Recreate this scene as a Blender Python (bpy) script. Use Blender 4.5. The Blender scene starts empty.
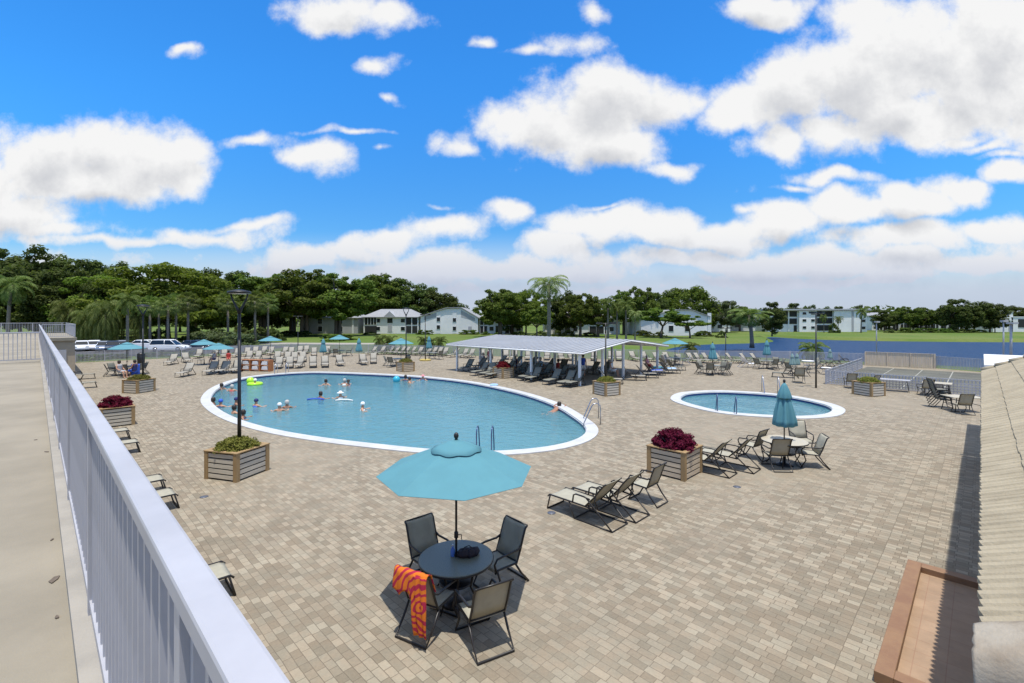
import bpy, bmesh, math, random
import numpy as np
from mathutils import Vector, Matrix
R = math.radians
random.seed(7)
scene = bpy.context.scene
col = scene.collection

# ------------------------------------------------------------------ camera
CAM_H = 4.67
F_PX, CX, HY = 470.0, 512.0, 318.0
cam_d = bpy.data.cameras.new('camera')
cam_d.sensor_width = 36.0
cam_d.lens = 36.0 * F_PX / 1024.0
cam_d.shift_y = -(341.5 - HY) / 1024.0
cam_d.clip_start = 0.05
cam_d.clip_end = 9000
cam = bpy.data.objects.new('camera', cam_d)
col.objects.link(cam)
cam.location = (0, 0, CAM_H)
cam.rotation_euler = (R(90), 0, 0)
scene.camera = cam

# ------------------------------------------------------------------ exposure
vs = scene.view_settings
vs.view_transform = 'Standard'
vs.look = 'None'
vs.gamma = 1.0
vs.use_curve_mapping = False
vs.exposure = 0.0
scene.render.engine = 'CYCLES'
scene.cycles.max_bounces = 6
scene.cycles.transparent_max_bounces = 12

# ------------------------------------------------------------------ sun
sd = Vector((0.03, -0.20, 1.0)).normalized()      # towards the sun: high noon, a little behind the camera
SUN_EL = math.asin(sd.z)
sun_d = bpy.data.lights.new('sun', 'SUN')
sun_d.energy = 4.8
sun_d.angle = R(0.53)
sun_d.color = (1.0, 0.965, 0.90)
sun = bpy.data.objects.new('sun', sun_d)
col.objects.link(sun)
sun.location = (0, -20, 60)
sun.rotation_euler = sd.to_track_quat('Z', 'Y').to_euler()

# ------------------------------------------------------------------ world: Nishita sky with drifting cumulus
world = bpy.data.worlds.new('World')
scene.world = world
world.use_nodes = True
world.cycles.sampling_method = 'NONE'
wt = world.node_tree
wt.nodes.clear()

class NB:
    """small node building helper"""
    def __init__(s, tree): s.t = tree
    def n(s, kind, **kw):
        nd = s.t.nodes.new(kind)
        for k, v in kw.items(): setattr(nd, k, v)
        return nd
    def put(s, nd, idx, v):
        if isinstance(v, bpy.types.NodeSocket): s.t.links.new(v, nd.inputs[idx])
        else: nd.inputs[idx].default_value = v
    def m(s, op, a, b=0.0, c=None, clamp=False):
        nd = s.n('ShaderNodeMath', operation=op); nd.use_clamp = clamp
        s.put(nd, 0, a); s.put(nd, 1, b)
        if c is not None: s.put(nd, 2, c)
        return nd.outputs[0]
    def v(s, op, a, b=(0, 0, 0)):
        nd = s.n('ShaderNodeVectorMath', operation=op)
        s.put(nd, 0, a); s.put(nd, 1, b)
        return nd.outputs['Value'] if op in ('LENGTH', 'DOT_PRODUCT') else nd.outputs[0]
    def mix(s, f, a, b):
        nd = s.n('ShaderNodeMix', data_type='RGBA')
        s.put(nd, 0, f); s.put(nd, 6, a); s.put(nd, 7, b)
        return nd.outputs[2]
    def noise(s, vec, scale, detail=4, rough=.55, dist=0.0, lac=2.0):
        nd = s.n('ShaderNodeTexNoise'); s.put(nd, 'Vector', vec)
        nd.inputs['Scale'].default_value = scale; nd.inputs['Detail'].default_value = detail
        nd.inputs['Roughness'].default_value = rough; nd.inputs['Distortion'].default_value = dist
        nd.inputs['Lacunarity'].default_value = lac
        return nd
    def smooth(s, x, a, b):
        nd = s.n('ShaderNodeMapRange', interpolation_type='SMOOTHSTEP')
        s.put(nd, 0, x); s.put(nd, 1, a); s.put(nd, 2, b); s.put(nd, 3, 0.0); s.put(nd, 4, 1.0)
        return nd.outputs[0]

# clouds as ellipses on the sky: (x, y, rx, ry, weight), in tangent units * 470
CLOUDS = [
 (50, 158, 62, 40, 1.0), (100, 148, 62, 36, 1.0), (150, 158, 62, 34, 1.0), (190, 172, 36, 24, .9), (-30, 165, 70, 46, 1), (90, 182, 90, 20, .9),
 (10, 212, 80, 22, .8), (60, 226, 70, 12, .6), (110, 238, 110, 8, .55), (215, 233, 60, 8, .5), (240, 226, 40, 5, .45), (40, 262, 140, 14, .35),
 (600, 98, 62, 40, 1.0), (552, 128, 58, 30, .95), (606, 142, 60, 26, .95), (650, 98, 52, 30, .85), (458, 146, 26, 11, .6), (505, 126, 36, 20, .75), (690, 96, 24, 16, .6),
 (735, 108, 42, 26, .9), (795, 98, 62, 40, 1.0), (852, 76, 74, 52, 1.05), (925, 52, 84, 54, 1.1), (1000, 45, 70, 66, 1.1), (905, 106, 66, 32, 1), (965, 96, 66, 36, 1), (782, 146, 34, 18, .8), (832, 138, 56, 24, .9), (1050, 70, 60, 80, 1), (872, 14, 48, 18, .7),
 (335, 6, 58, 20, .8), (392, 10, 30, 14, .6), (755, 6, 52, 18, .85), (545, 44, 36, 6, .45), (572, 36, 28, 12, .5), (592, 14, 22, 8, .42),
 (325, 157, 32, 18, .75), (262, 138, 40, 10, .6), (350, 128, 36, 4, .48), (385, 63, 20, 8, .48), (505, 215, 28, 14, .75), (440, 232, 44, 15, .75), (378, 148, 11, 5, .42), (180, 55, 14, 4, .38), (398, 93, 12, 4, .38), (474, 31, 12, 6, .38),
 (436, 211, 26, 4, .42), (676, 166, 36, 9, .6), (832, 181, 46, 9, .6), (790, 192, 30, 5, .45), (960, 132, 34, 7, .5), (990, 140, 30, 5, .45), (1015, 150, 30, 6, .42),
 (300, 257, 62, 18, .9), (352, 249, 50, 16, .9), (395, 240, 40, 12, .85), (560, 246, 40, 13, .85), (604, 228, 58, 18, .95), (662, 232, 56, 19, .95), (596, 211, 24, 6, .5),
 (715, 236, 60, 15, .95), (746, 213, 14, 8, .55), (794, 222, 56, 18, .95), (850, 214, 54, 18, 1), (905, 204, 50, 20, 1), (957, 190, 40, 18, .95), (1012, 172, 36, 17, .95), (1000, 233, 62, 14, .9), (905, 240, 90, 16, .85),
 (800, 278, 200, 12, .7), (590, 288, 180, 10, .6), (970, 268, 90, 12, .8), (690, 298, 240, 7, .6), (500, 268, 200, 16, .8), (760, 262, 260, 15, .85), (230, 283, 160, 12, .55),
]
# unseen: overhead clouds added to whiten ambient light, others for reflections and side views
CLOUDS += [(700, -2300, 2600, 1250, 1.1), (-900, -2600, 1500, 1000, 1.1), (2600, -1800, 1300, 900, 1), (300, -1100, 900, 420, 1.1), (1200, -2400, 1500, 700, 1.1), (-500, -700, 600, 300, 1), (1500, -500, 600, 250, 1), (-420, 120, 200, 60, 1), (-300, 240, 300, 34, .9), (1500, 90, 260, 80, 1), (1400, 250, 420, 36, .9), (300, -260, 220, 90, 1), (900, -300, 240, 90, 1), (-200, -200, 200, 80, .9)]

def cloud_group(name, blobs, octaves, warped):
    g = bpy.data.node_groups.new(name, 'ShaderNodeTree')
    g.interface.new_socket('uv', in_out='INPUT', socket_type='NodeSocketVector')
    g.interface.new_socket('density', in_out='OUTPUT', socket_type='NodeSocketFloat')
    gb = NB(g)
    gi = gb.n('NodeGroupInput'); go = gb.n('NodeGroupOutput')
    uvw = gi.outputs[0]
    if warped:
        warp = gb.noise(gi.outputs[0], 5.0, 2, .5)
        nd = gb.n('ShaderNodeVectorMath', operation='MULTIPLY_ADD'); gb.put(nd, 0, warp.outputs['Color']); gb.put(nd, 1, (.20, .13, 0)); gb.put(nd, 2, gi.outputs[0])
        uvw = gb.v('SUBTRACT', nd.outputs[0], (.10, .065, 0))
    acc = None
    for (px, py, rx, ry, wgt) in blobs:
        u0, v0 = (px - CX) / F_PX, (HY - py) / F_PX
        sx, sy = F_PX / (rx * 1.2) * wgt, F_PX / (ry * 1.2) * wgt
        nd = gb.n('ShaderNodeVectorMath', operation='MULTIPLY_ADD')
        gb.put(nd, 0, uvw); gb.put(nd, 1, (sx, sy, 0)); gb.put(nd, 2, (-u0 * sx, -v0 * sy, 0))
        x = gb.m('SUBTRACT', wgt, gb.v('LENGTH', nd.outputs[0]))
        acc = x if acc is None else gb.m('SMOOTH_MAX', acc, x, .12)
    n1 = gb.noise(gi.outputs[0], CLOUD_SCALE, octaves, .64)
    den = gb.m('ADD', acc, gb.m('MULTIPLY', gb.m('SUBTRACT', n1.outputs['Fac'], .52), CLOUD_AMP))
    g.links.new(den, go.inputs[0])
    return g
CLOUD_SCALE, CLOUD_AMP = 6.2, 1.8
g_full = cloud_group('cloud_density', CLOUDS, 9, True)
g_soft = cloud_group('cloud_density_above', [c for c in CLOUDS if c[2] >= 50 and c[3] > 14 and 0 < c[1]], 5, False)

wb = NB(wt)
tc = wb.n('ShaderNodeTexCoord')
sep = wb.n('ShaderNodeSeparateXYZ'); wt.links.new(tc.outputs['Generated'], sep.inputs[0])
ay = wb.m('MAXIMUM', wb.m('ABSOLUTE', sep.outputs[1]), .12)
cmb = wb.n('ShaderNodeCombineXYZ')
wb.put(cmb, 0, wb.m('DIVIDE', sep.outputs[0], ay)); wb.put(cmb, 1, wb.m('DIVIDE', sep.outputs[2], ay))
def dens(g, off):
    nd = wb.n('ShaderNodeGroup'); nd.node_tree = g
    wb.put(nd, 0, wb.v('ADD', cmb.outputs[0], (off[0], off[1], 0)))
    return nd.outputs[0]
d0 = dens(g_full, (0, 0)); d1 = dens(g_soft, (.006, .04))
alpha = wb.smooth(d0, -.10, .42)
shade = wb.smooth(d1, .18, 1.05)          # how much cloud lies between this point and the sun
edge = wb.m('SUBTRACT', d1, d0)           # billow relief
elev = wb.m('MAXIMUM', cmb.outputs[0].node.inputs[1].links[0].from_socket, 0.0)
low = wb.smooth(elev, .20, .03)           # far, low clouds are greyer seen edge on
sh2 = wb.m('ADD', wb.m('MULTIPLY', shade, .58), wb.m('MULTIPLY', edge, .34), clamp=True)
alpha = wb.m('MAXIMUM', alpha, wb.m('MULTIPLY', wb.smooth(elev, .19, .05), .90))
ccol = wb.mix(sh2, (1.0, 1.0, 1.0, 1), (.58, .60, .65, 1))
ccol = wb.mix(wb.m('MULTIPLY', low, .80), ccol, (.50, .575, .76, 1))
sky = wb.n('ShaderNodeTexSky', sky_type='NISHITA')
sky.sun_disc = False
sky.sun_elevation = SUN_EL
sky.sun_rotation = R(180) - math.atan2(sd.x, -sd.y)
sky.altitude = 0
sky.air_density = 1.0; sky.dust_density = .35; sky.ozone_density = 1.6
SKY_STRENGTH = .12
SKY_TINT, SKY_TINT_LOW = (.58, 1.48, 2.0, 1), (.55, .88, 1.15, 1)
hs = wb.n('ShaderNodeHueSaturation'); wt.links.new(sky.outputs[0], hs.inputs['Color'])
hs.inputs['Saturation'].default_value = 1.25; hs.inputs['Value'].default_value = 1.0; hs.inputs['Hue'].default_value = .5
cl = wb.v('MULTIPLY', ccol, (.92 / SKY_STRENGTH,) * 3)
skyc = wb.v('MULTIPLY', hs.outputs[0], wb.mix(wb.smooth(elev, .0, .55), SKY_TINT_LOW, SKY_TINT))
fin = wb.mix(alpha, skyc, cl)
bg = wb.n('ShaderNodeBackground'); wt.links.new(fin, bg.inputs[0]); bg.inputs[1].default_value = SKY_STRENGTH
wo = wb.n('ShaderNodeOutputWorld'); wt.links.new(bg.outputs[0], wo.inputs[0])

# ------------------------------------------------------------------ helpers
def G(px, py, z=0.0):
    """point of the plane z seen at a pixel of the photograph"""
    Y = F_PX * (CAM_H - z) / (py - HY)
    return Vector(((px - CX) * Y / F_PX, Y, z))
def D(px, Y, z=0.0):
    return Vector(((px - CX) * Y / F_PX, Y, z))
def ZP(py, Y):
    return CAM_H - (py - HY) * Y / F_PX
U = Vector((-.712, .702, 0)); N = Vector((.702, .712, 0))       # along / across the terrace
U2 = Vector((.7071, .7071, 0)); M2 = Vector((.7071, -.7071, 0)) # along / across the tiled wing
def T(t, b, z=0.0): return U * t + N * b + Vector((0, 0, z))
def S(s, w, z=0.0): return U2 * s + M2 * w + Vector((0, 0, z))
def lin(r, g_, b):
    f = lambda c: (c / 255 / 12.92) if c / 255 <= .04045 else ((c / 255 + .055) / 1.055) ** 2.4
    return (f(r), f(g_), f(b), 1)

def mat(name, color, rough=.6, var=.0, vscale=3.0, bump=0.0, bscale=40.0, metal=0.0, spec=.5, stretch=None, dark=None, coords='Object'):
    m = bpy.data.materials.new(name); m.use_nodes = True
    nt = m.node_tree; b = NB(nt); p = nt.nodes['Principled BSDF']
    p.inputs['Roughness'].default_value = rough
    p.inputs['Metallic'].default_value = metal
    p.inputs['Specular IOR Level'].default_value = spec
    c = tuple(color[:3]) + (1,)
    p.inputs['Base Color'].default_value = c
    tcn = b.n('ShaderNodeTexCoord')
    vec = tcn.outputs[coords]
    if stretch: vec = b.v('MULTIPLY', vec, stretch)
    if var > 0:
        nz = b.noise(vec, vscale, 5, .6)
        c2 = tuple(dark[:3]) + (1,) if dark else tuple(x * (1 - var) for x in c[:3]) + (1,)
        f = b.smooth(nz.outputs['Fac'], .32, .68)
        nt.links.new(b.mix(f, c2, c), p.inputs['Base Color'])
    if bump > 0:
        nz2 = b.noise(vec, bscale, 4, .6)
        bp = b.n('ShaderNodeBump'); bp.inputs['Strength'].default_value = bump; bp.inputs['Distance'].default_value = .02
        nt.links.new(nz2.outputs['Fac'], bp.inputs['Height']); nt.links.new(bp.outputs[0], p.inputs['Normal'])
    return m

def leaf_mat(name, c1, c2, trans=.4, rough=.7):
    m = bpy.data.materials.new(name); m.use_nodes = True
    nt = m.node_tree; b = NB(nt); p = nt.nodes['Principled BSDF']; out = nt.nodes['Material Output']
    geo = b.n('ShaderNodeNewGeometry'); oi = b.n('ShaderNodeObjectInfo')
    c = b.mix(geo.outputs['Random Per Island'], tuple(c1) + (1,), tuple(c2) + (1,))
    h = b.n('ShaderNodeHueSaturation'); nt.links.new(c, h.inputs['Color'])
    b.put(h, 'Hue', b.m('MULTIPLY_ADD', oi.outputs['Random'], .035, .4825))
    b.put(h, 'Value', b.m('MULTIPLY_ADD', oi.outputs['Random'], .45, .78))
    nt.links.new(h.outputs[0], p.inputs['Base Color'])
    p.inputs['Roughness'].default_value = rough; p.inputs['Specular IOR Level'].default_value = .12
    tr = b.n('ShaderNodeBsdfTranslucent')
    nt.links.new(b.v('MULTIPLY', h.outputs[0], (1.1, 1.25, .6)), tr.inputs[0])
    mx = b.n('ShaderNodeMixShader'); mx.inputs[0].default_value = trans
    nt.links.new(p.outputs[0], mx.inputs[1]); nt.links.new(tr.outputs[0], mx.inputs[2])
    nt.links.new(mx.outputs[0], out.inputs[0])
    return m

class MB:
    """collects shapes, then links them as one mesh object"""
    def __init__(s): s.v = []; s.f = []; s.mi = []; s.sm = []
    def add(s, verts, faces, mi=0, smooth=False):
        o = len(s.v); s.v += [tuple(v) for v in verts]
        s.f += [tuple(i + o for i in f) for f in faces]
        s.mi += [mi] * len(faces); s.sm += [smooth] * len(faces)
        return s
    def box(s, c, size, rz=0.0, mi=0, rx=0.0, ry=0.0):
        hx, hy, hz = size[0] / 2, size[1] / 2, size[2] / 2
        mt = Matrix.Translation(Vector(c)) @ Matrix.Rotation(rz, 4, 'Z') @ Matrix.Rotation(ry, 4, 'Y') @ Matrix.Rotation(rx, 4, 'X')
        vs_ = [mt @ Vector((x * hx, y * hy, z * hz)) for x in (-1, 1) for y in (-1, 1) for z in (-1, 1)]
        return s.add(vs_, [(0, 1, 3, 2), (4, 6, 7, 5), (0, 4, 5, 1), (2, 3, 7, 6), (0, 2, 6, 4), (1, 5, 7, 3)], mi)
    def tube(s, pts, r, seg=8, mi=0, cap=True, closed=False):
        pts = [Vector(p) for p in pts]; n = len(pts)
        rs = r if isinstance(r, (list, tuple)) else [r] * n
        rings = []; up = None
        for i, p in enumerate(pts):
            a = pts[i - 1] if (i > 0 or closed) else p
            b = pts[(i + 1) % n] if (i < n - 1 or closed) else p
            d = (b - a)
            d = d.normalized() if d.length > 1e-9 else Vector((0, 0, 1))
            if up is None:
                up = Vector((0, 0, 1)) if abs(d.z) < .9 else Vector((1, 0, 0))
            sx = d.cross(up)
            if sx.length < 1e-6: sx = d.orthogonal()
            sx.normalize(); up = sx.cross(d).normalized()
            rings.append([p + (sx * math.cos(k * 2 * math.pi / seg) + up * math.sin(k * 2 * math.pi / seg)) * rs[i] for k in range(seg)])
        vs_ = [v for rg in rings for v in rg]; fs = []
        for i in range(n if closed else n - 1):
            j = (i + 1) % n
            for k in range(seg):
                k2 = (k + 1) % seg
                fs.append((i * seg + k, i * seg + k2, j * seg + k2, j * seg + k))
        if cap and not closed:
            fs.append(tuple(reversed(range(seg)))); fs.append(tuple((n - 1) * seg + k for k in range(seg)))
        return s.add(vs_, fs, mi, True)
    def lathe(s, prof, seg=24, c=(0, 0, 0), mi=0, smooth=True, mod=None):
        vs_ = []; fs = []; n = len(prof)
        for i, (r, z) in enumerate(prof):
            for k in range(seg):
                a = 2 * math.pi * k / seg
                rr = r * (mod(a, i) if mod else 1)
                vs_.append((c[0] + rr * math.cos(a), c[1] + rr * math.sin(a), c[2] + z))
        for i in range(n - 1):
            for k in range(seg):
                k2 = (k + 1) % seg
                fs.append((i * seg + k, i * seg + k2, (i + 1) * seg + k2, (i + 1) * seg + k))
        if prof[0][0] > 1e-4: fs.append(tuple(reversed(range(seg))))
        if prof[-1][0] > 1e-4: fs.append(tuple((n - 1) * seg + k for k in range(seg)))
        return s.add(vs_, fs, mi, smooth)
    def prism(s, poly, z0, z1, mi=0):
        n = len(poly)
        vs_ = [(p[0], p[1], z0) for p in poly] + [(p[0], p[1], z1) for p in poly]
        fs = [tuple(reversed(range(n))), tuple(range(n, 2 * n))]
        for i in range(n):
            j = (i + 1) % n; fs.append((i, j, n + j, n + i))
        return s.add(vs_, fs, mi)
    def sheet(s, grid, thick, mi=0, smooth=True):
        """closed thin cloth from a grid of points"""
        nr, nc = len(grid), len(grid[0])
        top = [Vector(p) for rw in grid for p in rw]
        nrm = []
        for i in range(nr):
            for j in range(nc):
                a = Vector(grid[min(i + 1, nr - 1)][j]) - Vector(grid[max(i - 1, 0)][j])
                b = Vector(grid[i][min(j + 1, nc - 1)]) - Vector(grid[i][max(j - 1, 0)])
                nn_ = a.cross(b); nrm.append(nn_.normalized() if nn_.length > 1e-9 else Vector((0, 0, 1)))
        bot = [p - q * thick for p, q in zip(top, nrm)]
        o = nr * nc; fs = []
        for i in range(nr - 1):
            for j in range(nc - 1):
                a, b, c, d = i * nc + j, i * nc + j + 1, (i + 1) * nc + j + 1, (i + 1) * nc + j
                fs.append((a, d, c, b)); fs.append((o + a, o + b, o + c, o + d))
        for i in range(nr - 1):
            for j in (0, nc - 1):
                a, d = i * nc + j, (i + 1) * nc + j
                fs.append((a, o + a, o + d, d))
        for j in range(nc - 1):
            for i in (0, nr - 1):
                a, b = i * nc + j, i * nc + j + 1
                fs.append((a, b, o + b, o + a))
        return s.add(top + bot, fs, mi, smooth)
    def mesh(s, name, mats):
        me = bpy.data.meshes.new(name)
        me.from_pydata(s.v, [], s.f)
        for m in (mats if isinstance(mats, (list, tuple)) else [mats]): me.materials.append(m)
        me.polygons.foreach_set('material_index', s.mi)
        me.polygons.foreach_set('use_smooth', s.sm)
        me.update(); return me
    def build(s, name, mats, parent=None, fix=False):
        me = s.mesh(name, mats)
        if fix:
            bm = bmesh.new(); bm.from_mesh(me); bmesh.ops.recalc_face_normals(bm, faces=bm.faces); bm.to_mesh(me); bm.free()
        o = bpy.data.objects.new(name, me); col.objects.link(o)
        if parent: o.parent = parent
        return o

def tag(o, label, cat, group=None):
    o['label'] = label; o['category'] = cat
    if group: o['group'] = group
    return o
def struct(o, kind='structure'):
    o['kind'] = kind; return o
def thing(name, label, cat, loc=(0, 0, 0), rz=0.0, group=None, sc=1.0):
    o = bpy.data.objects.new(name, None); col.objects.link(o)
    o.empty_display_size = .2
    o.location = loc; o.rotation_euler = (0, 0, rz); o.scale = (sc, sc, sc)
    return tag(o, label, cat, group)
KIDS = {}
def kids(o):
    if o.name not in KIDS:
        KIDS[o.name] = [c for c in bpy.data.objects if c.parent is o]
    return KIDS[o.name]
def dup(root, loc, rz=0.0, sc=None, label=None, group=None):
    r = root.copy(); col.objects.link(r)
    r.location = loc; r.rotation_euler = (0, 0, rz)
    if sc is not None: r.scale = (sc, sc, sc) if not isinstance(sc, tuple) else sc
    if label: r['label'] = label
    if group: r['group'] = group
    for ch in kids(root):
        c = ch.copy(); col.objects.link(c); c.parent = r
        for gch in kids(ch):
            d = gch.copy(); col.objects.link(d); d.parent = c
    return r
class Proto:
    """the first placement moves the built thing itself, later ones copy it"""
    def __init__(s, root): s.root = root; s.used = False
    def put(s, loc, rz=0.0, sc=None, label=None, group=None):
        if not s.used:
            s.used = True; r = s.root
            kids(r)
            for c in kids(r): kids(c)
            r.location = loc; r.rotation_euler = (0, 0, rz)
            if sc is not None: r.scale = (sc, sc, sc) if not isinstance(sc, tuple) else sc
            if label: r['label'] = label
            if group: r['group'] = group
            return r
        return dup(s.root, loc, rz, sc, label, group)
ORD = ['first', 'second', 'third', 'fourth', 'fifth', 'sixth', 'seventh', 'eighth', 'ninth', 'tenth', 'eleventh', 'twelfth', 'thirteenth', 'fourteenth', 'fifteenth', 'sixteenth', 'seventeenth', 'eighteenth', 'nineteenth', 'twentieth']
def ordinal(i):
    if i < 20: return ORD[i]
    tens = ['', '', 'twenty', 'thirty', 'forty', 'fifty'][(i + 1) // 10]
    if (i + 1) % 10 == 0: return {20: 'twentieth', 30: 'thirtieth', 40: 'fortieth', 50: 'fiftieth'}[i + 1]
    return tens + '-' + ORD[i % 10]
def name_row(objs, text, key=None, ends=('leftmost', 'rightmost')):
    """labels along a row, counted from the left as seen in the photograph: text holds {n}"""
    objs = sorted(objs, key=key or (lambda o: o.location.x / max(o.location.y, .1)))
    for i, o in enumerate(objs):
        n = ends[0] if i == 0 else (ends[1] if i == len(objs) - 1 else ordinal(i))
        o['label'] = text.replace('{n}', n)

def fill(loops, z, name, m):
    """flat sheet with holes: the first loop is the outline"""
    bm = bmesh.new(); es = []
    for lp in loops:
        vs_ = [bm.verts.new((p[0], p[1], z)) for p in lp]
        for i in range(len(vs_)): es.append(bm.edges.new((vs_[i], vs_[(i + 1) % len(vs_)])))
    bmesh.ops.triangle_fill(bm, use_beauty=True, use_dissolve=False, edges=es)
    for f in bm.faces:
        f.normal_update()
        if f.normal.z < 0: f.normal_flip()
    me = bpy.data.meshes.new(name); bm.to_mesh(me); bm.free(); me.materials.append(m)
    o = bpy.data.objects.new(name, me); col.objects.link(o)
    return o
def spline(pts, n=120):
    """closed Catmull-Rom loop, evenly resampled"""
    P = [Vector((p[0], p[1])) for p in pts]; k = len(P); out = []
    for i in range(k):
        a, b, c, d = P[i - 1], P[i], P[(i + 1) % k], P[(i + 2) % k]
        for q in range(12):
            t = q / 12
            out.append(.5 * ((2 * b) + (c - a) * t + (2 * a - 5 * b + 4 * c - d) * t * t + (3 * b - a - 3 * c + d) * t ** 3))
    L = [0]
    for i in range(len(out)): L.append(L[-1] + (out[(i + 1) % len(out)] - out[i]).length)
    res = []; j = 0
    for i in range(n):
        s_ = L[-1] * i / n
        while L[j + 1] < s_: j += 1
        f = (s_ - L[j]) / max(L[j + 1] - L[j], 1e-9)
        res.append(out[j].lerp(out[(j + 1) % len(out)], f))
    for _ in range(4):
        res = [(res[i - 1] + res[i] * 2 + res[(i + 1) % n]) / 4 for i in range(n)]
    ar = sum(res[i - 1].x * res[i].y - res[i].x * res[i - 1].y for i in range(n))
    return res if ar > 0 else res[::-1]
def inset(lp, d):
    n = len(lp); out = []
    for i in range(n):
        t = (lp[(i + 1) % n] - lp[i - 1]).normalized()
        out.append(lp[i] + Vector((-t.y, t.x)) * d)
    return out
# ------------------------------------------------------------------ materials
def paver_mat():
    m = bpy.data.materials.new('tumbled pavers'); m.use_nodes = True
    nt = m.node_tree; b = NB(nt); p = nt.nodes['Principled BSDF']
    t = b.n('ShaderNodeTexCoord'); mp = b.n('ShaderNodeMapping'); nt.links.new(t.outputs['Object'], mp.inputs[0])
    mp.inputs['Rotation'].default_value = (0, 0, R(45))
    wob = b.noise(mp.outputs[0], 1.7, 2)
    vec = b.v('ADD', mp.outputs[0], b.v('MULTIPLY', b.v('SUBTRACT', wob.outputs['Color'], (.5, .5, .5)), (.03, .03, 0)))
    def brick(w, h, off, c1, c2):
        br = b.n('ShaderNodeTexBrick'); nt.links.new(vec, br.inputs['Vector'])
        br.offset = off; br.squash = 1.45; br.squash_frequency = 2
        br.inputs['Scale'].default_value = 1.0; br.inputs['Brick Width'].default_value = w; br.inputs['Row Height'].default_value = h
        br.inputs['Mortar Size'].default_value = .0055; br.inputs['Mortar Smooth'].default_value = .25; br.inputs['Bias'].default_value = -.2
        br.inputs['Color1'].default_value = c1; br.inputs['Color2'].default_value = c2; br.inputs['Mortar'].default_value = (.135, .115, .09, 1)
        return br
    br = brick(.175, .128, .5, (.195, .168, .132, 1), (.335, .30, .245, 1))
    big = b.noise(t.outputs['Object'], .16, 4, .55); mid = b.noise(t.outputs['Object'], .9, 5, .65); fine = b.noise(t.outputs['Object'], 26, 4, .7)
    c = b.mix(b.smooth(big.outputs['Fac'], .35, .65), br.outputs['Color'], (.248, .218, .176, 1))
    cc = b.n('ShaderNodeMix', data_type='RGBA'); nt.links.new(b.m('MULTIPLY_ADD', b.smooth(b.noise(t.outputs['Object'], .22, 3, .5).outputs['Fac'], .4, .62), .55, .22), cc.inputs[0])
    nt.links.new(br.outputs['Color'], cc.inputs[6]); nt.links.new(c, cc.inputs[7])
    val = b.m('ADD', b.m('MULTIPLY_ADD', mid.outputs['Fac'], .52, .50), b.m('MULTIPLY', fine.outputs['Fac'], .46))
    hue = b.mix(b.smooth(b.noise(t.outputs['Object'], 3.2, 3, .6).outputs['Fac'], .38, .62), (1.14, 1.075, .98, 1), (1.08, 1.07, 1.0, 1))
    colr = b.v('MULTIPLY', b.v('MULTIPLY', cc.outputs[2], val), hue)
    stain = b.smooth(b.noise(t.outputs['Object'], .33, 6, .7, .6).outputs['Fac'], .56, .74)
    colr = b.mix(b.m('MULTIPLY', stain, .38), colr, (.18, .15, .115, 1))
    nt.links.new(colr, p.inputs['Base Color']); p.inputs['Roughness'].default_value = .85; p.inputs['Specular IOR Level'].default_value = .25
    bp = b.n('ShaderNodeBump'); bp.inputs['Strength'].default_value = .5; bp.inputs['Distance'].default_value = .006
    nt.links.new(b.m('ADD', b.m('MULTIPLY', br.outputs['Fac'], -1.0), b.m('MULTIPLY', fine.outputs['Fac'], .5)), bp.inputs['Height'])
    nt.links.new(bp.outputs[0], p.inputs['Normal'])
    return m
def grass_mat():
    m = bpy.data.materials.new('lawn grass'); m.use_nodes = True
    nt = m.node_tree; b = NB(nt); p = nt.nodes['Principled BSDF']; t = b.n('ShaderNodeTexCoord')
    n1 = b.noise(t.outputs['Object'], .05, 5, .6); n2 = b.noise(t.outputs['Object'], .9, 6, .7); n3 = b.noise(t.outputs['Object'], 9, 3, .7)
    c = b.mix(b.smooth(n1.outputs['Fac'], .36, .64), (.088, .142, .024, 1), (.135, .165, .042, 1))
    c = b.mix(b.m('MULTIPLY', b.smooth(n2.outputs['Fac'], .45, .7), .55), c, (.075, .125, .022, 1))
    c = b.v('MULTIPLY', c, b.m('MULTIPLY_ADD', n3.outputs['Fac'], .8, .6))
    nt.links.new(c, p.inputs['Base Color']); p.inputs['Roughness'].default_value = .9; p.inputs['Specular IOR Level'].default_value = .15
    bp = b.n('ShaderNodeBump'); bp.inputs['Strength'].default_value = .6; bp.inputs['Distance'].default_value = .05
    nt.links.new(n3.outputs['Fac'], bp.inputs['Height']); nt.links.new(bp.outputs[0], p.inputs['Normal'])
    return m
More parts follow.
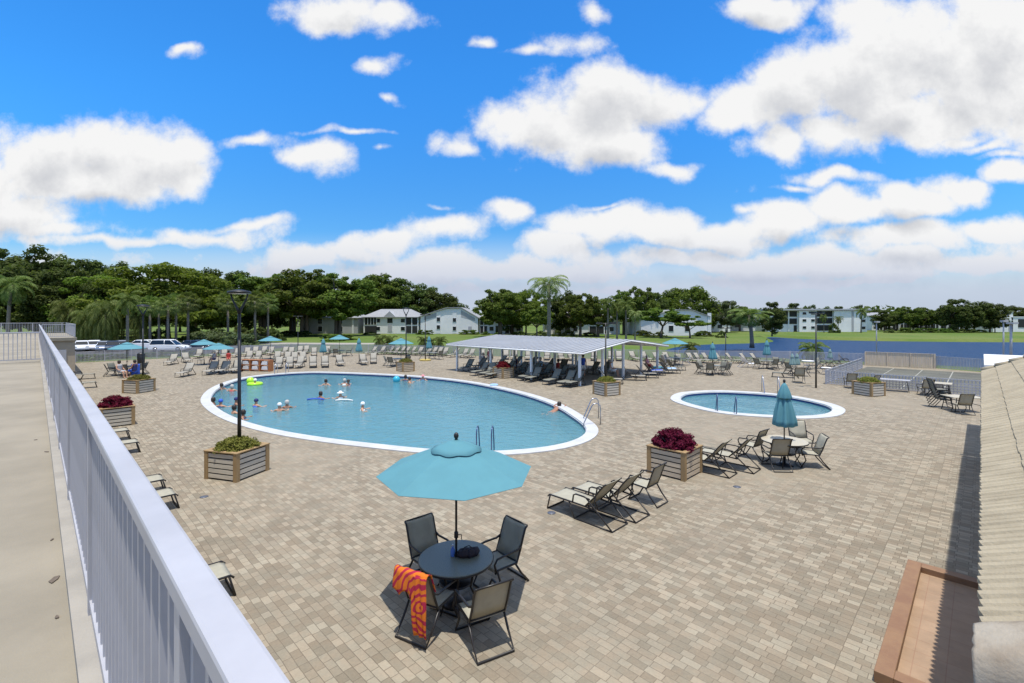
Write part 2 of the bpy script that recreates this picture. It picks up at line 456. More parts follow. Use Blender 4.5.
def pool_water_mat(tint):
    m = bpy.data.materials.new('pool water'); m.use_nodes = True
    nt = m.node_tree; b = NB(nt); nt.nodes.remove(nt.nodes['Principled BSDF']); out = nt.nodes['Material Output']
    t = b.n('ShaderNodeTexCoord')
    w = b.noise(t.outputs['Object'], 2.6, 5, .6, .8)
    bp = b.n('ShaderNodeBump'); bp.inputs['Strength'].default_value = .8; bp.inputs['Distance'].default_value = .05
    nt.links.new(w.outputs['Fac'], bp.inputs['Height'])
    tr = b.n('ShaderNodeBsdfTransparent'); tr.inputs[0].default_value = tint
    gl = b.n('ShaderNodeBsdfGlossy'); gl.inputs['Roughness'].default_value = .06; nt.links.new(bp.outputs[0], gl.inputs['Normal'])
    fr = b.n('ShaderNodeFresnel'); fr.inputs[0].default_value = 1.33; nt.links.new(bp.outputs[0], fr.inputs['Normal'])
    mx = b.n('ShaderNodeMixShader'); nt.links.new(fr.outputs[0], mx.inputs[0]); df = b.n('ShaderNodeBsdfDiffuse'); df.inputs[0].default_value = (.125, .315, .36, 1); nt.links.new(bp.outputs[0], df.inputs['Normal'])
    sc_ = b.n('ShaderNodeMixShader'); sc_.inputs[0].default_value = .62; nt.links.new(tr.outputs[0], sc_.inputs[1]); nt.links.new(df.outputs[0], sc_.inputs[2])
    nt.links.new(sc_.outputs[0], mx.inputs[1]); nt.links.new(gl.outputs[0], mx.inputs[2])
    nt.links.new(mx.outputs[0], out.inputs[0])
    return m
def lake_mat():
    m = bpy.data.materials.new('lake water'); m.use_nodes = True
    nt = m.node_tree; b = NB(nt); p = nt.nodes['Principled BSDF']; t = b.n('ShaderNodeTexCoord')
    p.inputs['Base Color'].default_value = (.012, .045, .115, 1); p.inputs['Roughness'].default_value = .42
    p.inputs['IOR'].default_value = 1.33; p.inputs['Specular IOR Level'].default_value = .12
    v = b.v('MULTIPLY', t.outputs['Object'], (.5, 1.6, 1))
    w = b.noise(v, 1.1, 6, .65)
    bp = b.n('ShaderNodeBump'); bp.inputs['Strength'].default_value = 1.0; bp.inputs['Distance'].default_value = .35
    nt.links.new(w.outputs['Fac'], bp.inputs['Height']); nt.links.new(bp.outputs[0], p.inputs['Normal'])
    return m
def slat_mat(name, c1, c2, mort, w, h, off=.5):
    m = bpy.data.materials.new(name); m.use_nodes = True
    nt = m.node_tree; b = NB(nt); p = nt.nodes['Principled BSDF']; t = b.n('ShaderNodeTexCoord')
    mp = b.n('ShaderNodeMapping'); nt.links.new(t.outputs['Object'], mp.inputs[0]); mp.inputs['Rotation'].default_value = (0, 0, R(45))
    br = b.n('ShaderNodeTexBrick'); nt.links.new(mp.outputs[0], br.inputs['Vector']); br.offset = off
    br.inputs['Scale'].default_value = 1; br.inputs['Brick Width'].default_value = w; br.inputs['Row Height'].default_value = h; br.inputs['Mortar Size'].default_value = .006
    br.inputs['Color1'].default_value = c1; br.inputs['Color2'].default_value = c2; br.inputs['Mortar'].default_value = mort
    n2 = b.noise(t.outputs['Object'], 2.2, 6, .7)
    nt.links.new(b.v('MULTIPLY', br.outputs['Color'], b.m('MULTIPLY_ADD', n2.outputs['Fac'], .8, .6)), p.inputs['Base Color'])
    p.inputs['Roughness'].default_value = .75
    return m

M = {}
M['paver'] = paver_mat(); M['grass'] = grass_mat()
M['concrete'] = mat('terrace coating', (.305, .265, .20), .85, .22, .55, .15, 60, dark=(.225, .195, .145))
M['curb'] = mat('curb concrete', (.34, .31, .265), .85, .2, 2.5, .2, 50)
M['white'] = mat('white powder coat', (.425, .42, .445), .38, .16, 2.5)
M['stucco'] = mat('beige stucco', (.42, .35, .26), .9, .12, 1.2, .3, 40)
M['tile'] = mat('concrete roof tile', (.385, .325, .225), .85, .35, 2.2, .35, 45, dark=(.30, .25, .17))
M['mortar'] = mat('rough mortar', (.40, .355, .285), .9, .6, 2.0, .3, 30, dark=(.27, .215, .155))
M['terracotta'] = mat('terracotta paint', (.26, .15, .08), .65, .2, 3.0, .1, 40, dark=(.215, .115, .065))
M['terra_tile'] = slat_mat('terracotta tiles', (.33, .225, .145, 1), (.30, .20, .125, 1), (.28, .17, .105, 1), .33, .33, 0)
M['coping'] = mat('pool coping', (.54, .54, .535), .6, .14, 1.6, .1, 40)
M['plaster'] = mat('pool plaster', (.34, .475, .53), .6, .10, .8)
M['tileband'] = mat('blue waterline tile', (.02, .045, .16), .25, .3, 9)
M['poolwater'] = pool_water_mat((.66, .86, .91, 1))
M['lake'] = lake_mat()
M['asphalt'] = mat('asphalt', (.055, .055, .057), .9, .2, 1.5)
M['court'] = mat('court paint', (.125, .12, .09), .8, .35, .35)
M['courtline'] = mat('court line paint', (.36, .35, .30), .8, .2, 3)
M['bronze'] = mat('bronze frame', (.022, .019, .018), .4, .2, 12)
M['black'] = mat('black pole paint', (.012, .012, .013), .45, .2, 8)
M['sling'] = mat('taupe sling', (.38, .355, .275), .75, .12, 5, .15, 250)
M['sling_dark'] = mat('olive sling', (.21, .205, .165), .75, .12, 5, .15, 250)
M['sling_pale'] = mat('pale sling', (.33, .305, .255), .75, .1, 5)
M['umb'] = mat('aqua canvas', (.088, .25, .295), .85, .07, 3, .1, 120)
M['umb_grey'] = mat('faded grey green canvas', (.20, .30, .29), .85, .1, 3)
M['tabletop'] = mat('speckled tabletop', (.25, .24, .175), .35, .3, 60, .02, 80, dark=(.16, .155, .115))
M['tablecream'] = mat('cream tabletop', (.48, .43, .33), .45, .15, 30)
M['post_brown'] = mat('brown composite post', (.34, .225, .105), .75, .2, 6, stretch=(1, 1, .2))
M['slat_grey'] = mat('weathered grey plank', (.58, .52, .42), .8, .22, 8, .15, 60, stretch=(.25, .25, 2))
M['slat_tan'] = mat('weathered tan plank', (.60, .49, .35), .8, .22, 8, .15, 60, stretch=(.25, .25, 2))
M['dark'] = mat('dark gap', (.02, .018, .015), .9)
M['soil'] = mat('soil', (.05, .035, .025), .95, .3, 12)
M['wood_fence'] = mat('tan fence board', (.60, .49, .36), .85, .2, 2.0, .1, 30, stretch=(6, 6, .4))
M['orange_wood'] = mat('orange stained wood', (.42, .155, .05), .6, .2, 6)
M['metalroof'] = mat('white roof membrane', (.31, .32, .34), .55, .12, .6, .05, 20)
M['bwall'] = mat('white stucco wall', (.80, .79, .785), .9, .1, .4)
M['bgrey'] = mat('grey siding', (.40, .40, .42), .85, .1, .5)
M['roofgrey'] = mat('pale shingle roof', (.29, .295, .305), .85, .15, 1.5)
M['glass_dark'] = mat('dark window', (.012, .015, .018), .12, .0)
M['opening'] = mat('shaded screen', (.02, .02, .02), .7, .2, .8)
M['trim'] = mat('white trim', (.72, .72, .72), .6, .05, 3)
M['steel'] = mat('stainless steel', (.42, .44, .50), .28, .1, 8, metal=.9)
M['bluerail'] = mat('blue grey coated steel', (.09, .13, .25), .3, .1, 8, metal=.5)
M['bark'] = mat('bark', (.16, .125, .095), .95, .35, 4, .5, 14, stretch=(1, 1, .3))
M['bark_pale'] = mat('grey palm trunk', (.20, .175, .15), .9, .25, 3, .3, 14, stretch=(1, 1, 3))
M['leaf_ficus'] = leaf_mat('ficus leaves', (.06, .098, .018), (.165, .205, .042))
M['leaf_dark'] = leaf_mat('oak leaves', (.05, .075, .02), (.125, .155, .046))
M['leaf_bright'] = leaf_mat('poinciana leaves', (.068, .108, .014), (.175, .22, .036))
M['leaf_grey'] = leaf_mat('silvery leaves', (.075, .10, .045), (.16, .19, .095))
M['leaf_palm'] = leaf_mat('palm leaflets', (.07, .105, .026), (.19, .22, .07), .3)
M['leaf_pale'] = leaf_mat('pale feathery leaves', (.14, .17, .06), (.26, .29, .13), .4)
M['leaf_hedge'] = leaf_mat('hedge leaves', (.06, .11, .02), (.13, .20, .035))
M['leaf_red'] = leaf_mat('burgundy coleus leaves', (.055, .004, .012), (.19, .012, .035), .25)
M['leaf_olive'] = leaf_mat('olive shrub leaves', (.10, .115, .02), (.23, .22, .05), .25)
M['skin'] = mat('skin', (.50, .27, .17), .55, .08, 6)
M['skin_tan'] = mat('tanned skin', (.33, .165, .10), .55, .08, 6)
M['hair'] = mat('dark hair', (.025, .016, .012), .6)
M['hair_grey'] = mat('grey hair', (.45, .43, .40), .7)
M['navy'] = mat('navy cloth', (.015, .025, .12), .7)
M['blue'] = mat('royal blue cloth', (.03, .10, .50), .7)
M['whitecloth'] = mat('white cloth', (.78, .78, .78), .8)
M['lightblue'] = mat('pale blue cloth', (.35, .55, .78), .8)
M['red'] = mat('red cloth', (.42, .04, .035), .7)
M['pink'] = mat('pink cloth', (.65, .28, .30), .8)
M['orange'] = mat('orange swimwear', (.62, .20, .04), .7)
M['lime'] = mat('lime vinyl', (.42, .78, .03), .3)
M['aqua_vinyl'] = mat('aqua vinyl', (.03, .38, .52), .3)
M['carwhite'] = mat('white car paint', (.74, .75, .77), .18, spec=.6)
M['carsilver'] = mat('silver car paint', (.38, .40, .43), .22, metal=.6)
M['cardark'] = mat('dark blue car paint', (.03, .04, .065), .15, spec=.6)
M['tyre'] = mat('tyre rubber', (.015, .015, .015), .9)
M['lens'] = mat('frosted lamp lens', (.55, .55, .52), .4)
M['rope'] = mat('drain grey', (.10, .11, .14), .4)

# ------------------------------------------------------------------ ground, lake, deck, pools
pool1_px = [(200.3,398.8),(206.4,409),(222.8,418.7),(243.3,426),(272,433.3),(304.8,438.8),(333.6,443),(374.6,447.5),(422,452.6),(470,455),(497.4,455),(529.6,452.8),(561.9,448.8),(583.3,443.4),(596.2,437),(600,430.5),(597.3,425),(583.3,415.5),(561.9,403.7),(529.6,393),(493,384.8),(460.9,379.6),(424.4,376),(390,373.9),(350,372.2),(313,371.4),(282.3,372.8),(251.5,375.7),(231,379.8),(210.5,387.8)]
pool2_px = [(670.2,397.3),(679.5,392.3),(708.8,390.1),(738,390.7),(777,393.4),(806.5,397.7),(831.9,403.2),(843.6,407.5),(845.3,411.6),(835.8,415.9),(806.5,418.2),(777,417.2),(738,414.7),(708.8,410.8),(683.4,404.4),(673.7,401)]
ZC = .05
pool1 = spline([G(x, y, ZC) for x, y in pool1_px], 150)
pool2 = spline([G(x, y, ZC) for x, y in pool2_px], 110)

fence_pts = [(-45.5, 49), (-39, 55.4), (-30.2, 64.2), (-12, 60.2), (14, 52.0), (22.3, 50.6), (29.4, 49.7), (35.2, 46.9), (39.3, 43.6), (40.6, 40.3), (42.5, 34)]
deck_out = [(x - .0, y + .5) for x, y in fence_pts] + [(43.5, -15), (0, -15), (-52, 38)]
deck_hole = []
cx_, cy_ = -4, 28
for x, y in deck_out:
    v = Vector((cx_ - x, cy_ - y)).normalized(); deck_hole.append((x + v.x * .8, y + v.y * .8))
lake_out = [(23, 76), (20, 68), (23.5, 58.5), (31, 55.2), (38, 51.4), (43.5, 47), (47, 41), (56, 30), (80, 8), (200, -40), (330, 20), (260, 80), (160, 96), (112, 103), (94, 105), (77, 111), (72, 121), (76, 133), (70, 133), (63, 119), (57, 103), (47, 97), (39, 96.5), (29.6, 88)]
lake_lp = spline(lake_out, 160)
big = [(-4000, -1500), (4000, -1500), (4000, 5000), (-4000, 5000)]
o = fill([big, deck_hole, lake_lp], -.03, 'ground', M['grass']); struct(o)
p1h, p2h = inset(pool1, .2), inset(pool2, .2)
o = fill([deck_out, p1h, p2h], 0.0, 'pool_deck', M['paver']); struct(o)
# thin edge under the deck so that it has a side
mb = MB()
for i in range(len(deck_out)):
    a, b = deck_out[i], deck_out[(i + 1) % len(deck_out)]
    mb.add([(a[0], a[1], 0), (b[0], b[1], 0), (b[0], b[1], -.3), (a[0], a[1], -.3)], [(0, 1, 2, 3)])
struct(mb.build('deck_edge', M['curb']))
# lake bank and lake
mb = MB(); n = len(lake_lp); li = inset(lake_lp, 2.2)
mb.add([(p.x, p.y, -.03) for p in lake_lp] + [(p.x, p.y, -1.0) for p in li], [(i, (i + 1) % n, n + (i + 1) % n, n + i) for i in range(n)], 0, True)
struct(mb.build('lake_bank', M['grass']))
o = fill([lake_lp], -.6, 'lake', M['lake']); struct(o)

def make_pool(name, lp, cop, depth, steps=False):
    n = len(lp)
    i0, i1 = lp, inset(lp, cop)
    mb = MB()
    rings = [(i0, 0.0), (i0, ZC - .01), (inset(lp, .02), ZC), (inset(lp, cop - .02), ZC), (i1, ZC - .012), (i1, ZC - .06), (inset(lp, cop + .02), ZC - .07)]
    vs_ = [(p.x, p.y, z) for rg, z in rings for p in rg]; fs = []
    for k in range(len(rings) - 1):
        for i in range(n):
            j = (i + 1) % n; fs.append((k * n + i, k * n + j, (k + 1) * n + j, (k + 1) * n + i))
    mb.add(vs_, fs, 0, False); struct(mb.build(name + '_coping', M['coping']))
    iw = inset(lp, cop + .02)
    mb = MB()
    mb.add([(p.x, p.y, ZC - .07) for p in iw] + [(p.x, p.y, -.17) for p in iw], [(i, (i + 1) % n, n + (i + 1) % n, n + i) for i in range(n)], 0, True)
    if steps:
        lv = [(iw, -.17), (iw, -.42), (inset(lp, cop + .75), -.45), (inset(lp, cop + .75), -.75), (inset(lp, cop + 1.0), -.78)]
    else:
        lv = [(iw, -.17), (iw, -1.0), (inset(lp, cop + .3), -depth)]
    vs_ = [(p.x, p.y, z) for rg, z in lv for p in rg]; fs = []
    for k in range(len(lv) - 1):
        for i in range(n):
            j = (i + 1) % n; fs.append((k * n + i, k * n + j, (k + 1) * n + j, (k + 1) * n + i))
    mb.add(vs_, fs, 1, False)
    last = lv[-1]
    mb.add([(p.x, p.y, last[1]) for p in last[0]], [tuple(range(n))], 1)
    struct(mb.build(name + '_basin', [M['tileband'], M['plaster']]))
    o = fill([iw], -.14, name + '_water', M['poolwater']); struct(o)
make_pool('main_pool', pool1, .50, 1.25)
make_pool('small_pool', pool2, .55, 1.0, True)

# parking lot asphalt beyond the left fence, and a far road
o = fill([[(-80, 58), (-48, 56.5), (-37, 64), (-36, 80), (-90, 86)]], -.02, 'parking_lot', M['asphalt']); struct(o)
o = fill([[(-110, 88.5), (-36, 83), (-20, 84), (-20, 88), (-110, 94)]], -.02, 'footpath', M['curb']); struct(o)

# shuffleboard courts behind the lattice fence
cA, cB = Vector((22.9, 33.9, 0)), Vector((34.0, 45.0, 0))
cdir = Vector((.7071, -.7071, 0))
cl = [cA, cA + cdir * 12, cB + cdir * 12, cB]
o = fill([[(p.x, p.y) for p in cl]], .004, 'court', M['court']); struct(o)
mb = MB()
for k in range(1, 6):
    a = cA + cdir * (k * 2.0); b = cB + cdir * (k * 2.0)
    mid = (a + b) / 2; mb.box((mid.x, mid.y, .008), ((b - a).length, .06, .004), R(45))
for q in (.15, .35, .65, .85):
    a = cA.lerp(cB, q); b = a + cdir * 12; mid = (a + b) / 2
    mb.box((mid.x, mid.y, .0085), (12, .06, .004), R(-45))
struct(mb.build('court_marking', M['courtline']))

# ------------------------------------------------------------------ roof terrace (building we look from)
ZT = 3.07
mb = MB()
def tpoly(pts): return [T(t, b) for t, b in pts]
# floor slab: long run, then a block that steps out at the far end
mb.prism([T(-6, -9), T(-6, .30), T(52.5, .30), T(52.5, 2.4), T(70, 2.4), T(70, -9)], ZT - .25, ZT)
struct(mb.build('terrace_floor', M['concrete']), 'structure')
tb = thing('terrace_building', 'long beige stucco building under the roof terrace along the left edge', 'building')
mb = MB(); mb.prism([T(-6, -9), T(-6, .22), T(52.7, .22), T(52.7, 2.3), T(69.8, 2.3), T(69.8, -9)], -.03, ZT - .25)
mb.build('wall', M['stucco'], tb)
for t_ in (7.5, 13, 19, 25, 31, 37, 43, 49):
    m_ = MB(); c = T(t_, .23); m_.box((c.x, c.y, 1.55), (1.5, .06, 1.2), math.atan2(U.y, U.x)); w = m_.build('window', M['trim'], tb)
    m_ = MB(); c = T(t_, .25); m_.box((c.x, c.y, 1.55), (1.36, .06, 1.06), math.atan2(U.y, U.x)); m_.build('pane', M['glass_dark'], w)
c = T(52.63, 1.3); m_ = MB(); m_.box((c.x, c.y, 1.05), (.95, .1, 2.1), math.atan2(N.y, N.x)); m_.build('door', M['bgrey'], tb)
mb = MB(); mb.prism([T(-6, .13), T(-6, .215), T(52.5, .215), T(52.5, .13)], ZT, ZT + .055)
struct(mb.build('terrace_curb', M['curb']))

def railing(name, label, p0, p1, z0, near=0, first=0.0, pic=.11, post=2.2, rail_w=.064):
    th = thing(name, label, 'railing')
    d = (p1 - p0); L = d.length; d.normalize(); rz = math.atan2(d.y, d.x)
    mid = (p0 + p1) / 2
    m_ = MB(); m_.box((mid.x, mid.y, z0 + 1.075), (L, rail_w, .05), rz); tr_ = m_.build('top_rail', M['white'], th)
    bv = tr_.modifiers.new('bevel', 'BEVEL'); bv.width = .008; bv.segments = 2
    m_ = MB(); m_.box((mid.x, mid.y, z0 + .115), (L, .04, .035), rz); m_.build('bottom_rail', M['white'], th)
    k = 0; s_ = 0.0; rest = MB(); base = None
    while s_ <= L + .01:
        p = p0 + d * s_
        m_ = MB(); m_.box((p.x, p.y, z0 + .525), (.05, .05, 1.05), rz); m_.build('post', M['white'], th); s_ += post
    q = int(L / pic)
    for i in range(q):
        s_ = (i + .5) * pic
        if abs((s_ / post) - round(s_ / post)) * post < .045: continue
        p = p0 + d * s_
        if k < near and s_ > first:
            if base is None:
                m_ = MB(); m_.box((0, 0, 0), (.022, .022, .915)); base = m_.mesh('baluster', M['white'])
            o = bpy.data.objects.new('baluster', base); col.objects.link(o); o.parent = th
            o.location = (p.x, p.y, z0 + .59); o.rotation_euler = (0, 0, rz); k += 1
        else: rest.box((p.x, p.y, z0 + .59), (.022, .022, .915), rz)
    if rest.v:
        o = rest.build('balusters', M['white'], th); o['kind'] = 'stuff'
    return th
railing('railing', 'long white metal railing running along the roof terrace edge', T(-3.3, .217), T(52.4, .217), ZT, 98, 3.2)
railing('railing', 'white railing crossing the roof terrace, closing off its near part', T(24.2, -6), T(24.2, .15), ZT, 60)
railing('railing', 'distant white railing at the far end of the roof terrace', T(69.7, -9), T(69.7, 2.2), ZT)
railing('railing', 'short white railing above the beige wall end of the far terrace block', T(52.6, .35), T(52.6, 2.25), ZT)
railing('railing', 'far white railing facing the pool on the stepped out terrace block', T(52.8, 2.3), T(69.6, 2.3), ZT)
# small debris on the terrace floor
rr = random.Random(3)
for (px, py, sz) in [(54, 580, .055), (57, 618, .02), (52, 540, .018), (47, 452, .03), (36, 440, .02)]:
    p = G(px, py, ZT)
    m_ = MB()
    pts = [(math.cos(a) * sz * rr.uniform(.5, 1.3), math.sin(a) * sz * .4 * rr.uniform(.6, 1.2)) for a in [i * .785 for i in range(8)]]
    m_.prism(pts, 0, .005)
    o = m_.build('dead_leaf', M['bark']); o.location = (p.x, p.y, ZT + .002); o.rotation_euler = (0, 0, rr.uniform(0, 3))
    tag(o, 'x', 'leaf', 'dry leaves on the terrace floor'); 
name_row([o for o in col.objects if o.name.startswith('dead_leaf')], 'brown dry leaf on the terrace floor, {n} by the curb counting towards camera', key=lambda o: -o.location.y, ends=('farthest', 'nearest'))

# ------------------------------------------------------------------ tiled wing on the right
wing = thing('tiled_roof_building', 'low building wing with beige barrel tile roof at the right edge', 'building')
ZE, SL = 2.90, math.tan(R(27)); S0, S1, WR = 3.62, 21.9, 5.2
per = .235
TILE = [(0, -.035), (.045, -.035), (.05, .012), (.14, .030), (.27, .036), (.40, .026), (.48, .008), (.50, -.012), (.53, -.012), (.55, .010), (.64, .024), (.77, .032), (.90, .024), (.995, .010)]
NT = int((S1 - S0) / per)
ss, hh_ = [], []
for k in range(NT):
    for x, h in TILE: ss.append(S0 + (k + x) * per); hh_.append(h)
mb = MB(); courses = 15; cw = WR / courses
for c in range(courses):
    w0, w1 = c * cw - (.03 if c else 0), (c + 1) * cw
    rc = random.Random(c); vs_ = []; jt = [rc.uniform(-.006, .006) for _ in range(NT + 1)]
    for i, s_ in enumerate(ss):
        h = hh_[i]; j = jt[i // len(TILE)]
        wf = w0 + (.020 if c == 0 else 0) - .045 * max(h, 0) / .04 * (1 if c == 0 else .3) + j
        vs_.append(S(s_, wf, ZE + w0 * SL + h + .024 + j * .5)); vs_.append(S(s_, w1, ZE + w1 * SL + h + .002)); vs_.append(S(s_, wf, ZE + w0 * SL + h - .012))
    fs = []
    for i in range(len(ss) - 1):
        a, b = i * 3, (i + 1) * 3
        fs.append((a, b, b + 1, a + 1)); fs.append((a + 2, b + 2, b, a))
    mb.add(vs_, fs, 0, False)
# far slope of the roof, simpler
for c in range(courses):
    w0, w1 = c * cw, (c + 1) * cw + .02
    vs_ = []
    for s_, h in zip(ss, hh_):
        vs_.append(S(s_, 2 * WR - w0, ZE + w0 * SL + h + .02)); vs_.append(S(s_, 2 * WR - w1, ZE + w1 * SL + h))
    fs = [(i * 2, i * 2 + 1, i * 2 + 3, i * 2 + 2) for i in range(len(ss) - 1)]
    mb.add(vs_, fs, 0, True)
rf = mb.build('roof', M['tile'], wing)
# ridge and verge caps
mb = MB()
for k in range(int((S1 - S0) / .4)):
    a = S0 + k * .4; mb.tube([S(a, WR, ZE + WR * SL + .03), S(a + .43, WR, ZE + WR * SL + .01)], [.12, .10], 10)
mb.build('ridge_cap', M['tile'], rf)
for sv, zz in ((S1 - .02, .03),):
    mb = MB()
    for k in range(int(WR / .32)):
        w = k * .32
        mb.tube([S(sv, w - .02, ZE + w * SL + .05), S(sv, w + .34, ZE + (w + .32) * SL + .025)], [.085, .07], 10)
    mb.build('verge_cap', M['tile'], rf)
# lumpy mortar closing the near end of the tiles
mb = MB(); nr, nc = 60, 12; grid = []
rr = random.Random(5)
for i in range(nr):
    w = -.02 + (WR + .02) * (i / (nr - 1)) ** 1.5; rw = []
    lump = .012 * math.sin(w * 9) + .006 * math.sin(w * 23 + 1)
    for j in range(nc):
        q = j / (nc - 1)
        s_ = S0 + .07 + lump * .5 * (1 - q) - (.26 + .05 * math.sin(w * 6 + .6)) * min(q * 1.25, 1) + rr.uniform(-.002, .002)
        z = ZE + w * SL + .045 - .05 * q - .42 * max(q - .72, 0) ** 1.0 * 2.2 + lump * .3 + rr.uniform(-.002, .002)
        rw.append(S(s_, w + rr.uniform(-.003, .003), z))
    grid.append(rw)
mb.sheet(grid, .03); mb.build('gable_mortar', M['mortar'], rf, fix=True)
mb = MB()
e0, e1 = S0 + .06, S1 - .1
zz = lambda w: ZE + min(w, 2 * WR - w) * SL - .05
for (sa, sb, wa, wb_) in ((e0, e1, .55, .55), (e0, e1, 2 * WR - .55, 2 * WR - .55)):
    pass
sec = [(.55, -.03), (.55, zz(.55)), (WR, zz(WR)), (2 * WR - .55, zz(.55)), (2 * WR - .55, -.03)]
vs_ = [S(e0, w, z) for w, z in sec] + [S(e1, w, z) for w, z in sec]
mb.add(vs_, [(4, 3, 2, 1, 0), (5, 6, 7, 8, 9)] + [(i, (i + 1) % 5, 5 + (i + 1) % 5, 5 + i) for i in range(5)])
mb.build('wall', M['stucco'], wing, fix=True)
mb = MB()
mb.add([S(e0, .02, ZE - .03), S(e1, .02, ZE - .03), S(e1, .55, ZE - .03 + .1), S(e0, .55, ZE + .07), S(e0, .02, ZE - .10), S(e1, .02, ZE - .10), S(e1, .55, ZE - .08), S(e0, .55, ZE - .08)],
       [(0, 1, 2, 3), (7, 6, 5, 4), (0, 4, 5, 1), (3, 2, 6, 7), (0, 3, 7, 4), (1, 5, 6, 2)])
mb.build('soffit', M['trim'], wing, fix=True)
for s_ in (7.5, 12, 16.5):
    c = S(s_, .55); m_ = MB(); m_.box((c.x, c.y, 1.4), (1.6, .08, 1.3), R(45)); w_ = m_.build('window', M['trim'], wing)
    c = S(s_, .53); m_ = MB(); m_.box((c.x, c.y, 1.4), (1.4, .08, 1.1), R(45)); m_.build('pane', M['glass_dark'], w_)
# white flat roofed annexe beyond the tiles
o = MB(); c = S(25.2, 3.6); o.box((c.x, c.y, 1.52), (6.4, 7.0, 3.10), R(45)); an = o.build('annexe', M['bwall'])
tag(an, 'white flat roofed annexe just behind the far end of the tiled roof', 'building')
m_ = MB(); m_.box((c.x, c.y, 3.10), (6.5, 7.1, .06), R(45)); m_.build('roof_edge', M['trim'], an)

# low terracotta bed at the foot of the wing
bed = thing('raised_bed', 'low terracotta framed bed with tiled floor beside the beige tile roof', 'raised bed')
c0 = G(873.6, 670, .15); sA = c0.dot(U2); wA = c0.dot(M2); L_ = 3.94; wE = .50; fw = .20
for (a0, a1, b0, b1) in ((sA, sA + L_, wA, wA + fw), (sA, sA + fw, wA + fw, wE), (sA + L_ - fw, sA + L_, wA + fw, wE)):
    m_ = MB(); q = [S(a0, b0), S(a1, b0), S(a1, b1), S(a0, b1)]
    m_.prism(q[::-1], 0, .15); o = m_.build('border', M['terracotta'], bed, fix=True)
    bv = o.modifiers.new('bevel', 'BEVEL'); bv.width = .008; bv.segments = 2
m_ = MB(); m_.prism([S(sA + fw, wA + fw), S(sA + L_ - fw, wA + fw), S(sA + L_ - fw, wE), S(sA + fw, wE)][::-1], .004, .045)
m_.build('tiled_floor', M['terra_tile'], bed, fix=True)

# ------------------------------------------------------------------ fences
def picket_fence(name, label, pts, z0=0.0, h=1.15, postd=2.4, m='white', pic=.105, pr=.044):
    th = thing(name, label, 'fence', (0, 0, 0))
    panels = MB()
    for (a, b) in zip(pts[:-1], pts[1:]):
        a = Vector((a[0], a[1], 0)); b = Vector((b[0], b[1], 0)); d = b - a; L = d.length; d.normalize(); rz = math.atan2(d.y, d.x); mid = (a + b) / 2
        for z, hh in ((z0 + h - .02, .04), (z0 + .1, .035)): panels.box((mid.x, mid.y, z), (L, .035, hh), rz)
        for i in range(int(L / pic)):
            p = a + d * ((i + .5) * pic); panels.box((p.x, p.y, z0 + h / 2 + .03), (pr, pr, h - .16), rz)
        k = max(1, round(L / postd))
        for i in range(k):
            p = a + d * (L * i / k); m_ = MB(); m_.box((p.x, p.y, z0 + h / 2 + .02), (.06, .06, h + .06), rz); m_.build('post', M[m], th)
    p = pts[-1]; m_ = MB(); m_.box((p[0], p[1], z0 + h / 2 + .02), (.06, .06, h + .06)); m_.build('post', M[m], th)
    panels.build('picket_panel', M[m], th)
    return th
picket_fence('pool_fence', 'white picket fence round the left end of the deck before parked cars', fence_pts[:3])
picket_fence('pool_fence', 'long white picket fence behind the back rows of loungers', fence_pts[2:5])
picket_fence('pool_fence', 'white picket fence along the deck edge in front of the lake', fence_pts[4:])
# tan board fence
bf = thing('board_fence', 'tan wooden board fence standing before the lake', 'fence')
a, b = Vector((35.0, 46.55, 0)), Vector((39.0, 43.35, 0)); d = (b - a); L = d.length; d.normalize(); rz = math.atan2(d.y, d.x)
mb = MB(); k = int(L / .15)
for i in range(k):
    p = a + d * ((i + .5) * L / k); mb.box((p.x, p.y, .68 + random.uniform(-.01, .01)), (L / k - .012, .022, 1.24), rz)
mb.build('boards', M['wood_fence'], bf)
mb = MB(); mid = (a + b) / 2; mb.box((mid.x, mid.y, 1.33), (L + .1, .10, .04), rz); mb.build('cap_rail', M['wood_fence'], bf)
for i in range(4):
    p = a + d * (L * i / 3) - Vector((d.y, -d.x, 0)) * -.05; m_ = MB(); m_.box((p.x, p.y, .66), (.09, .07, 1.32), rz); m_.build('post', M['wood_fence'], bf)
# white lattice fence round the courts
def lattice(name, label, a, b, h=.95):
    th = thing(name, label, 'fence')
    a = Vector(a); b = Vector(b); d = b - a; L = d.length; d.normalize(); rz = math.atan2(d.y, d.x); mid = (a + b) / 2
    mb = MB(); st = .16
    for i in range(1, int(L / st)):
        p = a + d * (i * st); mb.box((p.x, p.y, h / 2 + .03), (.055, .012, h - .12), rz)
    for i in range(1, int(h / st)):
        mb.box((mid.x, mid.y, .06 + i * st), (L, .02, .055), rz)
    mb.build('lattice', M['white'], th)
    for z in (h, .07):
        m_ = MB(); m_.box((mid.x, mid.y, z), (L, .05, .05), rz); m_.build('rail', M['white'], th)
    k = max(1, round(L / 2.4))
    for i in range(k + 1):
        p = a + d * (L * i / k); m_ = MB(); m_.box((p.x, p.y, h / 2 + .03), (.08, .08, h + .06), rz); m_.build('post', M['white'], th)
lattice('lattice_fence', 'white lattice fence facing the deck behind the seating by the courts', (22.2, 33.2, 0), (31.5, 23.9, 0))
lattice('lattice_fence', 'white lattice fence on the left side of the courts running to the lake', (22.3, 33.4, 0), (32.4, 43.5, 0))
